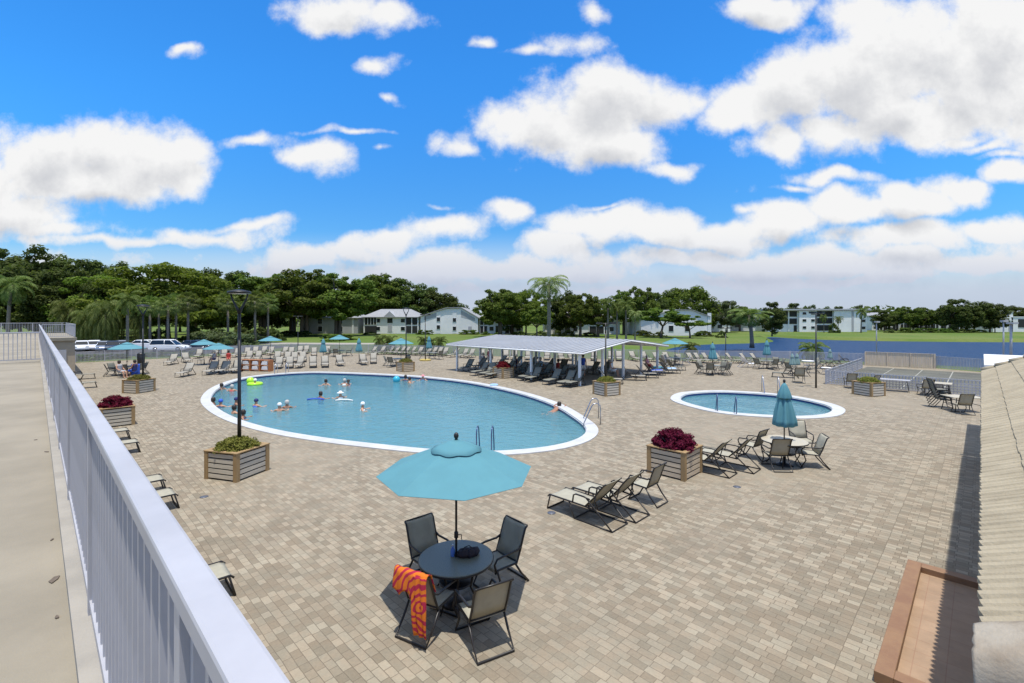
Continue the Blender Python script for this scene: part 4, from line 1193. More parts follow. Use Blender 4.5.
# --- lounger rows
def rows(pts, proto, text, group, head=None, jit=.16, sc=None):
    out = []
    for p in pts:
        pos = G(p[0], p[1])
        if len(p) > 2: h = p[2]
        elif head is not None: h = head
        else: h = math.atan2(27 - pos.y, -9 - pos.x)
        out.append(proto.put(pos, h + random.uniform(-jit, jit), sc, None, group))
    name_row(out, text); return out
DN = -math.pi / 2
rows([(171.5, 364.5, DN + .15), (186.5, 362.5, DN + .75), (186, 376, DN + .2)], P_LFAR, 'pale sling lounger facing the camera left of the main pool, {n} of a loose three', 'three loose loungers left of the main pool')
rows([(211.5, 374), (223.5, 373.5), (236, 372.5)], P_LFAR, 'pale lounger by the left pool edge behind the nearest lamp post, {n} of three', 'three loungers at the left pool edge', DN + .15)
rows([(198.5, 358), (214.5, 357), (224, 357.5), (236, 357), (246.5, 356)], P_LFAR, 'pale lounger beneath the overlapping aqua umbrellas at left, {n} in its row', 'loungers below the overlapping umbrellas', DN + .3)
rows([(255, 354.8), (263, 354.5), (270.5, 355), (284, 355), (291, 355.5), (300, 354), (306, 353.5), (314, 356), (327, 354)], P_LFAR, 'pale lounger in the back row left along the fence, {n} in its row', 'back row loungers left of the folded umbrella', DN + .25)
rows([(249, 360.3), (258, 360.3), (277, 361), (287, 361.5), (294.5, 362), (303, 361.6)], P_LFAR, 'pale lounger in the middle row beyond the main pool, {n} in its row', 'middle row loungers beyond the main pool', DN + .3)
rows([(278.5, 368.3), (289.5, 367.8), (299.5, 367.6), (313, 367.2), (325, 367), (340, 365.6), (363.5, 364.6), (373.5, 363.2)], P_LFAR, 'pale lounger in the front row at the far pool edge, {n} in its row', 'front row loungers at the far pool edge', DN + .35)
rows([(371.5, 354.8), (380.5, 354.6), (389, 354.2), (395, 354.4), (400.5, 354.6), (405, 355), (411, 355), (418.5, 355.2)], P_LFAR, 'pale lounger along the fence behind the pool planter lamp, {n} in its row', 'fence row loungers behind the planter lamp', DN - .55)
rows([(427, 355.6), (432.5, 355.6), (438, 355.6), (444, 356), (454, 357), (463.5, 357.4), (470, 357.8)], P_LFAR, 'pale lounger along the fence left of the pavilion, {n} in its row', 'fence row loungers left of the pavilion', DN - .5)
rows([(482, 358.5), (490, 359), (506, 359.2), (514, 359.4), (528, 359.6), (547, 359.8), (561, 360), (571, 360.2), (594, 360.4), (611, 360.6), (619, 360.6)], P_LFAR, 'pale lounger along the fence seen through the pavilion, {n} in its row', 'fence row loungers seen through the pavilion', DN - .1)
rows([(634, 360.8), (646, 361.2), (658.5, 362.3), (668, 362)], P_LFAR, 'pale lounger along the fence at the pavilion right end, {n} in its row', 'fence row loungers at the pavilion right end', DN + .3)
rows([(693, 362.8), (700.5, 362.8), (708.5, 362.8), (721.5, 363), (733, 363), (747, 363.4), (757.5, 363.4)], P_LFAR, 'pale lounger along the lake side fence, {n} in its row', 'loungers along the lake side fence', DN + .55)
rows([(748, 367.2, .1)], P_LWHITE, 'low white lounger lying in front of the lake side row', 'white lounger', jit=0)
# pavilion front row
HP = math.atan2(-.7071, -.7071)
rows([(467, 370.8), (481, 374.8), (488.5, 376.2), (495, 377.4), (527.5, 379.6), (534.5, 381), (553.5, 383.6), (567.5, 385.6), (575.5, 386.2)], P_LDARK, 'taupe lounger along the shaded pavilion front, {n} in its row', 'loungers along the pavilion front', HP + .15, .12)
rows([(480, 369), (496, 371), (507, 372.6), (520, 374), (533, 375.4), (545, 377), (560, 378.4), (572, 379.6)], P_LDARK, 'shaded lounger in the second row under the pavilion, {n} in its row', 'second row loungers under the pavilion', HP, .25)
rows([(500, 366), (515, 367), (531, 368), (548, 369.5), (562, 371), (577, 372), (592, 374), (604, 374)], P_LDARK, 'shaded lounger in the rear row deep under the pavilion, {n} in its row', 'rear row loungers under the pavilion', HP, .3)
rows([(609, 383.5, -.3), (633, 380.2, -.15), (645, 377.8, -.05), (652.5, 375.4, .05), (668, 373.5, .1)], P_LFAR, 'pale lounger at the pavilion right end, feet pointing right, {n} of five', 'loungers at the pavilion right end', 0, .05)
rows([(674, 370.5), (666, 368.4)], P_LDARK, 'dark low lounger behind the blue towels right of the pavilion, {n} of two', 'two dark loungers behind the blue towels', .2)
# blue towels on those loungers
for (px, py, m, lab) in ((655, 374.6, M['blue'], 'royal blue towel spread over a lounger right of the pavilion'), (669, 372.6, M['lightblue'], 'pale blue towel spread over the lounger beyond the royal blue towel'), (655.5, 371, M['umb'], 'aqua towel bundled on a lounger behind the blue towels')):
    p = G(px, py); grid = [[(-.55 + 1.1 * i / 9, -.33 + .66 * j / 7, .40 + .03 * math.sin(i * 1.7 + j) + .02 * math.sin(j * 2.1) - (.16 if j in (0, 7) else 0)) for j in range(8)] for i in range(10)]
    m_ = MB(); m_.sheet(grid, .015); o = m_.build('towel', m, None, True); o.location = p; o.rotation_euler = (0, 0, .1); tag(o, lab, 'towel')

# --- dining sets in the distance
def dine(px, py, proto_t, chairs, tl, cl, sc=1.0, cproto=P_CFAR):
    c = G(px, py); proto_t.put(c, random.uniform(0, 1), sc, tl)
    out = []
    for a in chairs:
        v = Vector((math.cos(R(a)), math.sin(R(a)), 0)); out.append(cproto.put(c + v * .98 * sc, R(a) + math.pi + random.uniform(-.2, .2), None, None, cl[1]))
    name_row(out, cl[0]); return c
dine(127, 375, P_TABLE, (180, 230, 300, 350, 60), 'round patio table under the aqua umbrella nearest the parked cars', ('sling chair at the umbrella table nearest the cars, {n} of five', 'chairs at the table nearest the cars'))
dine(398, 366, P_TABLE, (170, 250, 330, 60), 'round patio table under the aqua umbrella behind the pool planter', ('sling chair at the table behind the pool planter, {n} of four', 'chairs at the table behind the pool planter'))
dine(713, 374, P_TABLE, (185, 235, 300, 350, 30, 120), 'round patio table with folded aqua umbrella in a chair circle', ('sling chair round the folded umbrella table right of the pavilion, {n} of six', 'chairs round the folded umbrella table'))
dine(675, 365, P_TABLE, (190, 120, 60, 350), 'round patio table under the open umbrella right of the pavilion', ('chair at the umbrella table right of the pavilion, {n} of four', 'chairs at the umbrella table right of the pavilion'), 1, P_CPALE)
dine(767, 368.5, P_TABLE, (200, 270, 340, 30), 'round patio table under the folded umbrella by the lake fence', ('sling chair at the folded umbrella table by the lake fence, {n} of four', 'chairs at the table by the lake fence'))
dine(340, 356.2, P_TABLE, (180, 270, 20), 'round table under the open umbrella between two folded umbrellas', ('chair at the table between two folded umbrellas, {n} of three', 'chairs between two folded umbrellas'))
dine(432, 359, P_TABLE, (200, 330), 'small dark table beneath the folded umbrella by the yellow ring', ('dark chair by the folded umbrella near the yellow ring, {n} of two', 'chairs near the yellow ring'))
# seating left of the lamp at the small pool
o = P_CHAIR.put(G(798.5, 382.5), R(70), 1.12, 'large taupe chair with its back to the camera right of the small pool')
rows([(786, 377.5, HU + .3)], P_LDARK, 'dark low lounger behind the large chair right of the small pool', 'x')
c1_ = [P_CFAR.put(G(791, 374), R(20), None, None, 'dark chairs left of the lamp'), P_CFAR.put(G(803, 376), R(150), None, None, 'dark chairs left of the lamp'), P_CFAR.put(G(812.5, 373), R(160), None, None, 'dark chairs left of the lamp'), P_CFAR.put(G(822, 369), R(-60), None, None, 'dark chairs left of the lamp')]
name_row(c1_, 'dark sling chair near the lamp post right of the small pool, {n} of four')
P_TWHITE.put(G(826, 374.5), 0, .8, 'small white table right of the brown lamp post, before dark loungers')
P_TWHITE.put(G(808, 369.5), 0, 1.1, 'larger white table left of the brown lamp post, before the lake fence')
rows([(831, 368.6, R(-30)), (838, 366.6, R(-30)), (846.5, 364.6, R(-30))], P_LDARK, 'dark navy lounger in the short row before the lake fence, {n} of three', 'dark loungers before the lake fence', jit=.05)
# seating along the lattice fence
c2_ = [P_CHAIR.put(G(853.5, 388.5) + Vector((0, .3, 0)), R(70), None, None, 'chairs along the lattice fence'), P_CHAIR.put(G(874.5, 390.5) + Vector((0, .3, 0)), R(110), None, None, 'chairs along the lattice fence'), P_CHAIR.put(G(929.5, 396) + Vector((0, .3, 0)), R(75), None, None, 'chairs along the lattice fence'), P_CHAIR.put(G(967.5, 414.5) + Vector((0, .3, 0)), R(75), None, None, 'chairs along the lattice fence')]
name_row(c2_, 'taupe chair with its back to the camera along the lattice fence, {n} of four')
def make_rect_table(w, d, nm, topm):
    th = thing(nm, 'x', 'table')
    mb = MB(); mb.box((0, 0, .725), (w, d, .035)); o = mb.build('tabletop', topm, th); bv = o.modifiers.new('bevel', 'BEVEL'); bv.width = .008; bv.segments = 2
    for sx in (-1, 1):
        mb = MB(); x = sx * (w / 2 - .18)
        mb.tube([(x - .0, -d / 2 + .08, .705), (x + sx * .12, -d / 2 + .02, .0)], .018, 6); mb.tube([(x, d / 2 - .08, .705), (x + sx * .12, d / 2 - .02, .0)], .018, 6)
        mb.tube([(x + sx * .06, -d / 2 + .05, .35), (x + sx * .06, d / 2 - .05, .35)], .014, 6); mb.build('trestle_leg', M['bronze'], th)
    return th
rt = Proto(make_rect_table(1.35, .85, 'folding_table', M['tablecream']))
rt.put(D(962.5, 23.6), R(-12), (1.0, 1.2, 1), 'cream rectangular table beside the stack of chairs at the roof edge', 'folding tables by the lattice fence')
rt.put(D(937, 28.6), R(-45), None, 'cream folding table behind a taupe chair by the lattice fence', 'folding tables by the lattice fence')
wtbl = Proto(make_rect_table(2.0, .75, 'picnic_bench_table', M['white']))
wtbl.put(D(890, 30.2), R(-40), None, 'white bench table with dark trestle legs against the lattice fence, left one', 'white bench tables at the lattice fence')
st = []
for k in range(5):
    st.append(P_CFAR.put(D(943 - k * .3, 24.6) + Vector((-.03 * k, 0, .13 * k)), R(-20), None, 'sling chair in the leaning stack by the cream table, ' + ['bottom one', 'second from the bottom', 'middle one', 'second from the top', 'topmost one'][k], 'stacked chairs by the lattice fence'))
# orange towel rack at the far left pool edge
rk = thing('towel_rack', 'orange stained wooden rack with white towels at the far left pool edge', 'rack', G(256.5, 371), R(-12))
mb = MB()
for x in (-1.45, -.48, .48, 1.45): mb.box((x, 0, .5), (.10, .5, 1.0))
mb.build('upright', M['orange_wood'], rk)
mb = MB()
for z in (.12, .55, .98): mb.box((0, .005, z), (2.8, .46, .05))
mb.build('shelf', M['orange_wood'], rk)
k = 0
for x in (-.96, 0, .96):
    for z in (.145, .575):
        m_ = MB()
        for q in range(3): m_.box((random.uniform(-.03, .03), -.02, .05 + q * .1), (.62 - .04 * q, .36, .09))
        o = m_.build('folded_towel', M['whitecloth']); bv = o.modifiers.new('bevel', 'BEVEL'); bv.width = .03; bv.segments = 2
        o.location = rk.matrix_basis @ Vector((x, -.02, z + .002)); o.location = Matrix.Translation(G(256.5, 371)) @ Matrix.Rotation(R(-12), 4, 'Z') @ Vector((x, -.02, z + .002)); o.rotation_euler = (0, 0, R(-12))
        tag(o, 'stack of white towels on the ' + ('lower' if z < .3 else 'upper') + ' shelf of the orange rack, ' + ('left' if x < 0 else 'middle' if x == 0 else 'right') + ' bay', 'towel stack', 'towel stacks in the orange rack'); k += 1
# side tables, bin
for (px, py, lab) in ((201, 364, 'small low dark side table left of the main pool loungers'), (275, 362, 'small low side table between the middle row loungers')):
    th = thing('side_table', lab, 'side table', G(px, py))
    m_ = MB(); m_.box((0, 0, .42), (.5, .5, .03)); m_.build('tabletop', M['tabletop'], th)
    for sx in (-1, 1):
        for sy in (-1, 1): m_ = MB(); m_.tube([(sx * .2, sy * .2, .41), (sx * .23, sy * .23, 0)], .015, 6); m_.build('leg', M['bronze'], th)
bn = thing('litter_bin', 'dark round litter bin beside the fence near the parked cars', 'bin', D(141, 47.5))
m_ = MB(); m_.lathe([(.28, 0), (.31, .05), (.33, .95), (.30, .98)], 20); m_.build('body', M['black'], bn, True)
m_ = MB(); m_.lathe([(.34, .985), (.34, 1.03), (.2, 1.16), (.12, 1.18), (.12, 1.10)], 20); m_.build('lid', M['black'], bn, True)
# blue towel on the chair by the cars
grid = [[(-.30 + .6 * j / 7, .04 * math.sin(j * 1.4 + i * .5), 1.0 - .85 * i / 9) for j in range(8)] for i in range(10)]
m_ = MB(); m_.sheet(grid, .012); o = m_.build('towel', M['blue'], None, True); o.location = G(135.5, 376.5); o.rotation_euler = (0, 0, .3); tag(o, 'blue towel hanging on a chair at the table near the cars', 'towel')

# --- pool rails
def rail_pair(name, label, pts_list, m, r_=.024):
    th = thing(name, label, 'handrail')
    for pts in pts_list:
        mb = MB(); mb.tube(pts, r_, 8); mb.build('rail', m, th)
    return th
def hook(a, d, h=.86, reach=.62, dip=.75):
    """grab rail: rises from the coping at a, arches and dips into the water along d"""
    a = Vector(a); d = Vector((d[0], d[1], 0)).normalized()
    P = [a + Vector((0, 0, .03))]
    P += [a + Vector((0, 0, h - .22)) , a + d * .03 + Vector((0, 0, h - .10)), a + d * .11 + Vector((0, 0, h - .02)), a + d * .22 + Vector((0, 0, h)), a + d * .33 + Vector((0, 0, h - .04)), a + d * .41 + Vector((0, 0, h - .14)), a + d * reach + Vector((0, 0, .1)), a + d * (reach + .08) + Vector((0, 0, -dip))]
    return P
rail_pair('pool_handrail', 'pair of steel handrails at the right tip of the main pool', [hook(G(600.5, 425), (-1, -.15), .95, .75), hook(G(598.5, 418.5) , (-1, -.3), .95, .75)], M['steel'])
rail_pair('pool_handrail', 'pair of blue steel ladder rails at the near edge of the main pool', [hook(G(476.5, 452), (.12, 1), .85, .55), hook(G(491.5, 452), (.12, 1), .85, .55)], M['bluerail'], .022)
rail_pair('pool_handrail', 'pair of steel ladder rails at the far edge of the main pool', [hook(G(277.5, 373.8), (0, -1), .9, .5), hook(G(288.5, 373), (0, -1), .9, .5)], M['steel'])
rail_pair('pool_handrail', 'pair of blue steel handrails at the near edge of the small pool', [hook(G(717.5, 412), (.35, 1), .85, .9), hook(G(736.5, 415), (.35, 1), .85, .9)], M['bluerail'])
rail_pair('pool_handrail', 'pair of tall steel handrails at the far edge of the small pool', [hook(G(761.8, 391.8), (-.35, -1), 1.05, .95), hook(G(777.5, 393.5), (-.35, -1), 1.05, .95)], M['steel'])
# small blue life ring marker on the far coping
m_ = MB(); m_.tube(arc((0, 0, .03), .24, 0, 2 * math.pi * 15 / 16, 15, (1, 0, 0), (0, 1, 0)), .05, 8, closed=True); o = m_.build('swim_ring', M['lightblue']); o.location = G(494, 386) + Vector((0, 0, .055)); tag(o, 'small pale blue ring left on the far pool coping', 'swim ring')
# drains in the paving
for px, py in ((551.5, 513), (737, 487), (204, 497)):
    p = G(px, py); m_ = MB(); m_.lathe([(.001, .004), (.09, .004), (.10, .007), (.10, .009), (.001, .009)], 20); o = m_.build('drain_cover', M['rope'], None, True); o.location = p
    tag(o, {551.5: 'small bluish drain cover in the pavers by the foreground loungers', 737: 'small bluish drain cover in the pavers before the cream table', 204: 'small dark drain cover in the pavers before the nearest planter'}[px], 'drain cover')

# ------------------------------------------------------------------ pavilion
pv = thing('pavilion', 'long open pavilion with a pale low gable roof beyond the main pool', 'pavilion')
A0 = Vector((4.7, 32.0, 0)); W_ = 11.6; LN = 14.2
def PP(l, w, z=0.0): return A0 + U * l + U2 * w + Vector((0, 0, z))
zr_ = 3.03; ze_ = 2.36
for (wa, wb_, za, zb) in ((-.3, W_ / 2, ze_, zr_), (W_ / 2, W_ + .3, zr_, ze_)):
    mb = MB(); nL = 30
    vs_ = []
    for i in range(nL + 1):
        l = -.35 + (LN + .7) * i / nL
        vs_ += [PP(l, wa, za), PP(l, wb_, zb), PP(l, wa, za - .07), PP(l, wb_, zb - .07)]
    fs = []
    for i in range(nL):
        a, b = i * 4, (i + 1) * 4
        fs += [(a, b, b + 1, a + 1), (a + 2, a + 3, b + 3, b + 2), (a, a + 2, b + 2, b), (a + 1, b + 1, b + 3, a + 3)]
    fs += [(0, 1, 3, 2), (nL * 4, nL * 4 + 2, nL * 4 + 3, nL * 4 + 1)]
    mb.add(vs_, fs)
    for i in range(0, nL + 1):      # standing seams
        l = -.35 + (LN + .7) * i / nL
        a, b = PP(l, wa, za + .012), PP(l, wb_, zb + .012); mb.tube([a, b], .014, 4)
    mb.build('roof', M['metalroof'], pv, True)
mb = MB()
for w, z in ((-.3, ze_ - .10), (W_ + .3, ze_ - .10)):
    mb.tube([PP(-.36, w, z), PP(LN + .36, w, z)], .06, 4)
for l in (-.37, LN + .37):
    for wa, wb_, za, zb in ((-.3, W_ / 2, ze_, zr_), (W_ / 2, W_ + .3, zr_, ze_)): mb.tube([PP(l, wa, za - .10), PP(l, wb_, zb - .10)], .06, 4)
mb.build('fascia', M['trim'], pv)
zroof = lambda w: ze_ + (zr_ - ze_) * (1 - abs(w - W_ / 2) / (W_ / 2 + .3)) - .08
for l in (.3, 4.8, 9.3, 13.7):
    for w in (.25, 3.0, 5.8, 8.5, 11.2):
        mb = MB(); p = PP(l, w); mb.box((p.x, p.y, zroof(w) / 2), (.15, .15, zroof(w)), R(45)); mb.build('post', M['trim'], pv)
    mb = MB(); mb.tube([PP(l, .1, zroof(.1) - .07), PP(l, W_ / 2, zroof(W_ / 2) - .09), PP(l, W_ - .1, zroof(W_ - .1) - .07)], .07, 4); mb.build('beam', M['trim'], pv)
# ------------------------------------------------------------------ trees
def crown(seed, R_, Hh, n, ls, clumps=60, shell=.55, flat=.55, z0=0.0, csz=.24, cut=-.35, tilt=.5):
    """leaf clumps spread through an uneven dome; returns a mesh builder"""
    rr = np.random.RandomState(seed)
    cs = rr.normal(size=(clumps, 3)); cs /= np.linalg.norm(cs, axis=1)[:, None]
    cs[:, 2] = np.maximum(cs[:, 2], cut)
    ax_ = np.arctan2(cs[:, 1], cs[:, 0])
    lob = 1 + .09 * np.sin(ax_ * 3 + seed) + .07 * np.sin(ax_ * 5 + 2.1 * seed)
    rad = rr.uniform(shell, 1.0, size=clumps) ** .8 * lob
    cs = cs * rad[:, None] * np.array([R_, R_, Hh])
    w = rr.uniform(.6, 1.35, clumps); pw = w ** 2 / (w ** 2).sum()
    ci = rr.choice(clumps, n, p=pw)
    d = rr.normal(size=(n, 3)); d /= np.linalg.norm(d, axis=1)[:, None]
    rad2 = rr.uniform(.25, 1, size=(n, 1)) ** .5
    P = cs[ci] + d * rad2 * (R_ * csz * w[ci])[:, None] * np.array([1, 1, flat])
    nr = d * np.array([.5, .5, 1]) + rr.normal(size=(n, 3)) * .45 + np.array([0, 0, tilt])
    nr /= np.linalg.norm(nr, axis=1)[:, None]
    a = np.cross(nr, rr.normal(size=(n, 3))); a /= np.linalg.norm(a, axis=1)[:, None]
    b = np.cross(nr, a)
    s_ = (ls * rr.uniform(.6, 1.35, size=(n, 1)))
    P[:, 2] += z0
    q = np.stack([P - a * s_, P + b * s_ * .55, P + a * s_, P - b * s_ * .55], 1).reshape(-1, 3)
    mb = MB(); mb.v = [tuple(x) for x in q]; mb.f = [(i, i + 1, i + 2, i + 3) for i in range(0, 4 * n, 4)]
    mb.mi = [0] * n; mb.sm = [False] * n
    cs[:, 2] += z0
    return mb, cs
def make_tree(nm, seed, R_, Hh, zc, n, ls, leafm, trunk_r=.35, barkm=None, ntr=1, cut=-.35, **kw):
    th = thing(nm, 'x', 'tree')
    mb, cs = crown(seed, R_, Hh, n, ls, z0=zc, cut=cut, **kw); mb.build('crown', leafm, th)
    rr = random.Random(seed); mb = MB()
    for t_ in range(ntr):
        bx, by = (rr.uniform(-.5, .5), rr.uniform(-.5, .5)) if ntr > 1 else (0, 0)
        fork = zc * .55
        k1 = (bx * 1.2 + rr.uniform(-.2, .2), by * 1.2 + rr.uniform(-.2, .2), fork)
        mb.tube([(bx * .8, by * .8, -.05), (bx, by, fork * .3), k1], [trunk_r * 1.35, trunk_r, trunk_r * .8], 9)
        idx = sorted(range(len(cs)), key=lambda i: rr.random())[:8]
        for i in idx:
            c = cs[i]; md = ((k1[0] + c[0]) / 2 + rr.uniform(-.3, .3), (k1[1] + c[1]) / 2, (k1[2] + c[2]) / 2 + .12 * R_ * rr.random())
            mb.tube([k1, md, tuple(c)], [trunk_r * .62, trunk_r * .38, trunk_r * .12], 6)
    mb.build('trunk', barkm or M['bark'], th)
    return th
def make_palm(nm, seed, h, L_, nf, leafm, tr=.16, droop=1.0, barkm=None, leafw=.05, shaft=False, nl=20, cat='palm tree', lean=.0):
    th = thing(nm, 'x', cat); rr = random.Random(seed)
    mb = MB(); pts = [(lean * h * (q ** 2), 0, h * q) for q in (0, .15, .4, .7, 1)]
    mb.tube([(p[0], p[1], p[2] - .05 * (i == 0)) for i, p in enumerate(pts)], [tr * 1.4, tr * 1.1, tr, tr * .95, tr * .85], 10); mb.build('trunk', barkm or M['bark_pale'], th)
    top = Vector((lean * h, 0, h)); mb = MB()
    if shaft:
        m2 = MB(); m2.tube([top, top + Vector((0, 0, .5)), top + Vector((0, 0, 1.1))], [tr * .95, tr * 1.0, tr * .5], 10); m2.build('crownshaft', M['leaf_hedge'], th); top = top + Vector((0, 0, 1.0))
    for k in range(nf):
        az = k * 2.39996 + rr.uniform(-.2, .2); up = R(78 - 120 * (k / nf) + rr.uniform(-8, 8))
        ll = L_ * rr.uniform(.85, 1.1); ca, sa = math.cos(az), math.sin(az)
        pts = []; x = z = 0; an = up; st = ll / 10
        for i in range(11):
            pts.append(top + Vector((ca * x, sa * x, z))); x += math.cos(an) * st; z += math.sin(an) * st; an -= droop * (.10 + .022 * i)
        mb.tube(pts, [.028, .026, .024, .022, .02, .018, .016, .014, .012, .01, .006], 4)
        side = Vector((-sa, ca, 0))
        for i in range(nl):
            q = .12 + .88 * i / nl; f = q * 10; i0 = min(int(f), 9); p = pts[i0].lerp(pts[i0 + 1], f - i0); t = (pts[i0 + 1] - pts[i0]).normalized()
            le = L_ * .24 * (math.sin(math.pi * min(q * .9 + .12, 1)) ** .6 + .1)
            for s_ in (-1, 1):
                d = (side * s_ + t * .55 + Vector((0, 0, -.35 - .35 * rr.random()))).normalized()
                e = p + d * le + Vector((0, 0, -.10 * le)); wv2 = t * leafw
                mdl = p + d * le * .5 + Vector((0, 0, .02))
                o = len(mb.v); mb.v += [tuple(p), tuple(mdl + wv2), tuple(e), tuple(mdl - wv2)]; mb.f.append((o, o + 1, o + 2, o + 3)); mb.mi.append(0); mb.sm.append(False)
    mb.build('crown', leafm, th)
    return th
def make_sabal(nm, seed, h, Rc, leafm, tr=.17):
    """fan palm: round head of fan leaves"""
    th = thing(nm, 'x', 'palm tree'); rr = random.Random(seed)
    mb = MB(); mb.tube([(0, 0, -.05), (0, 0, h * .5), (0, 0, h)], [tr * 1.3, tr, tr * 1.05], 9); mb.build('trunk', M['bark_pale'], th)
    mb = MB(); top = Vector((0, 0, h))
    for k in range(34):
        az = k * 2.39996; el = R(80 - 135 * k / 34 + rr.uniform(-8, 8))
        d = Vector((math.cos(az) * math.cos(el), math.sin(az) * math.cos(el), math.sin(el)))
        c = top + d * Rc * .5; mb.tube([top, c], .02, 4)
        sd_ = d.cross(Vector((0, 0, 1))).normalized(); nn_ = sd_.cross(d)
        for i in range(13):
            a = R(-75 + 150 * i / 12); v = (d * math.cos(a) + sd_ * math.sin(a)).normalized()
            e = c + v * Rc * .55 + Vector((0, 0, -.18 * Rc * abs(math.sin(a)) - .1 * Rc)); wv2 = (v.cross(nn_)).normalized() * .05 * Rc * .6
            md = c + v * Rc * .3
            o = len(mb.v); mb.v += [tuple(c), tuple(md + wv2), tuple(e), tuple(md - wv2)]; mb.f.append((o, o + 1, o + 2, o + 3)); mb.mi.append(0); mb.sm.append(False)
    mb.build('crown', leafm, th); return th
def make_bush(nm, seed, R_, Hh, n, ls, leafm):
    th = thing(nm, 'x', 'shrub')
    mb, cs = crown(seed, R_, Hh, n, ls, clumps=30, shell=.6, z0=Hh * .12, csz=.3, cut=-.1); mb.build('foliage', leafm, th)
    mb = MB()
    for c in cs[:10]: mb.tube([(0, 0, -.05), (c[0] * .4, c[1] * .4, c[2] * .5), tuple(c)], [.06, .04, .015], 5)
    mb.build('stems', M['bark'], th); return th

# builders: unit sizes in metres, scaled on placement
FIC = [Proto(make_tree('ficus_tree', 21 + k, 8.0, 5.4, 7.2, 22000, .30, M['leaf_ficus'], .36, ntr=3, clumps=130, csz=.17, flat=.5, shell=.4, cut=-.55)) for k in range(2)]
DRK = [Proto(make_tree('oak_tree', 31 + k, 6.2, 6.6, 7.4, 16000, .30, M['leaf_dark'], .32, clumps=110, csz=.2, flat=.75, shell=.4, cut=-.75)) for k in range(3)]
BRT = Proto(make_tree('poinciana_tree', 44, 9.5, 6.4, 5.4, 26000, .28, M['leaf_bright'], .34, clumps=200, csz=.14, flat=.5, cut=-.3, shell=.55))
SML = [Proto(make_tree('shade_tree', 51 + k, 3.0, 2.3, 4.4, 5500, .22, M['leaf_ficus'] if k else M['leaf_bright'], .17, clumps=40, csz=.25, flat=.55, cut=-.2)) for k in range(2)]
DOM = Proto(make_tree('banyan_tree', 61, 9.0, 7.2, 6.0, 34000, .32, M['leaf_ficus'], .5, clumps=320, csz=.15, flat=.8, cut=-.5, shell=.7))
GRY = Proto(make_tree('silver_tree', 66, 4.0, 3.4, 4.0, 7000, .24, M['leaf_grey'], .2, clumps=45, csz=.25, cut=-.6, tilt=.0))
WEEP = Proto(make_palm('feather_palm', 71, 3.2, 4.6, 30, M['leaf_palm'], .15, 1.5, leafw=.07, nl=26, cat='palm tree'))
ROY = Proto(make_palm('royal_palm', 72, 8.0, 3.4, 17, M['leaf_palm'], .24, 1.25, shaft=True, leafw=.07, nl=24))
QUE = Proto(make_palm('queen_palm', 73, 9.5, 3.6, 22, M['leaf_pale'], .22, 1.6, leafw=.05, nl=30))
COC = Proto(make_palm('coconut_palm', 74, 6.5, 3.0, 18, M['leaf_palm'], .18, 1.3, leafw=.07, nl=22, lean=.05))
PYG = Proto(make_palm('dwarf_palm', 75, 1.1, 1.7, 18, M['leaf_palm'], .10, 1.15, leafw=.045, nl=18))
SAB = Proto(make_sabal('cabbage_palm', 76, 7.0, 2.1, M['leaf_palm']))
BSH = Proto(make_bush('bush', 81, 1.6, 1.5, 3000, .14, M['leaf_hedge'])); BSG = Proto(make_bush('grey_bush', 82, 2.6, 2.6, 4200, .18, M['leaf_grey'])); BSD = Proto(make_bush('dark_bush', 83, 1.6, 1.3, 2600, .15, M['leaf_dark']))

def plant(proto, px, Y, ytop=None, h0=None, rpx=None, r0=None, zs=None, rz=None, group=None, label=None):
    """scale a tree so that its top and half width are what the photo shows at that distance"""
    sz = ((CAM_H + (HY - ytop) * Y / F_PX) / h0) if ytop is not None else (zs or 1.0)
    sx = (rpx * Y / F_PX / r0) if rpx else sz
    return proto.put(D(px, Y), rz if rz is not None else random.uniform(0, 6.28), (sx, sx, sz), label, group)
def treerow(lst, text, group):
    out = [plant(*a, group=group) for a in lst]; name_row(out, text)
    return out
hF, hD, hB, hS, hM, hG = 12.6, 14.0, 11.8, 6.7, 13.2, 7.4
treerow([(DRK[k % 3], px, 128 + (k % 3) * 6, yt, hD, rp, 6.2) for k, (px, yt, rp) in enumerate([(-8, 250, 32), (38, 251, 34), (66, 256, 28), (92, 262, 28), (118, 266, 26), (212, 270, 26), (236, 273, 26), (196, 271, 22)])],
        'tall dark oak in the rear tree wall at left, {n} in its row', 'dark oaks in the left tree wall')
treerow([(DRK[(k + 1) % 3], px, 108 + (k % 2) * 6, yt, hD, rp, 6.2) for k, (px, yt, rp) in enumerate([(-20, 262, 30), (20, 262, 30), (52, 272, 28), (82, 274, 26), (110, 276, 24)])],
        'dark oak in front of the rear tree wall at left, {n} in its row', 'front oaks in the left tree wall')
plant(BRT, 168, 100, 266, hB, 66, 9.5, label='broad bright green domed poinciana tree rising behind the parked white cars')
plant(BRT, 108, 112, 276, hB, 44, 9.5, label='smaller bright green poinciana tree left of the broad domed one')
treerow([(FIC[k % 2], px, Y, yt, hF, rp, 8.0) for k, (px, Y, yt, rp) in enumerate([(262, 126, 275, 40), (304, 122, 271, 44), (338, 124, 275, 38), (376, 168, 276, 32), (292, 140, 280, 40)])],
        'massive layered ficus tree before the white condo at left, {n} in the clump', 'ficus trees before the condo')
treerow([(DRK[k % 3], px, 172, yt, hD, rp, 6.2) for k, (px, yt, rp) in enumerate([(398, 280, 24), (418, 284, 24), (437, 291, 22), (452, 298, 16), (375, 276, 24)])],
        'dark tree sloping away behind the condo roofs, {n} in its row', 'trees behind the condo roofs')
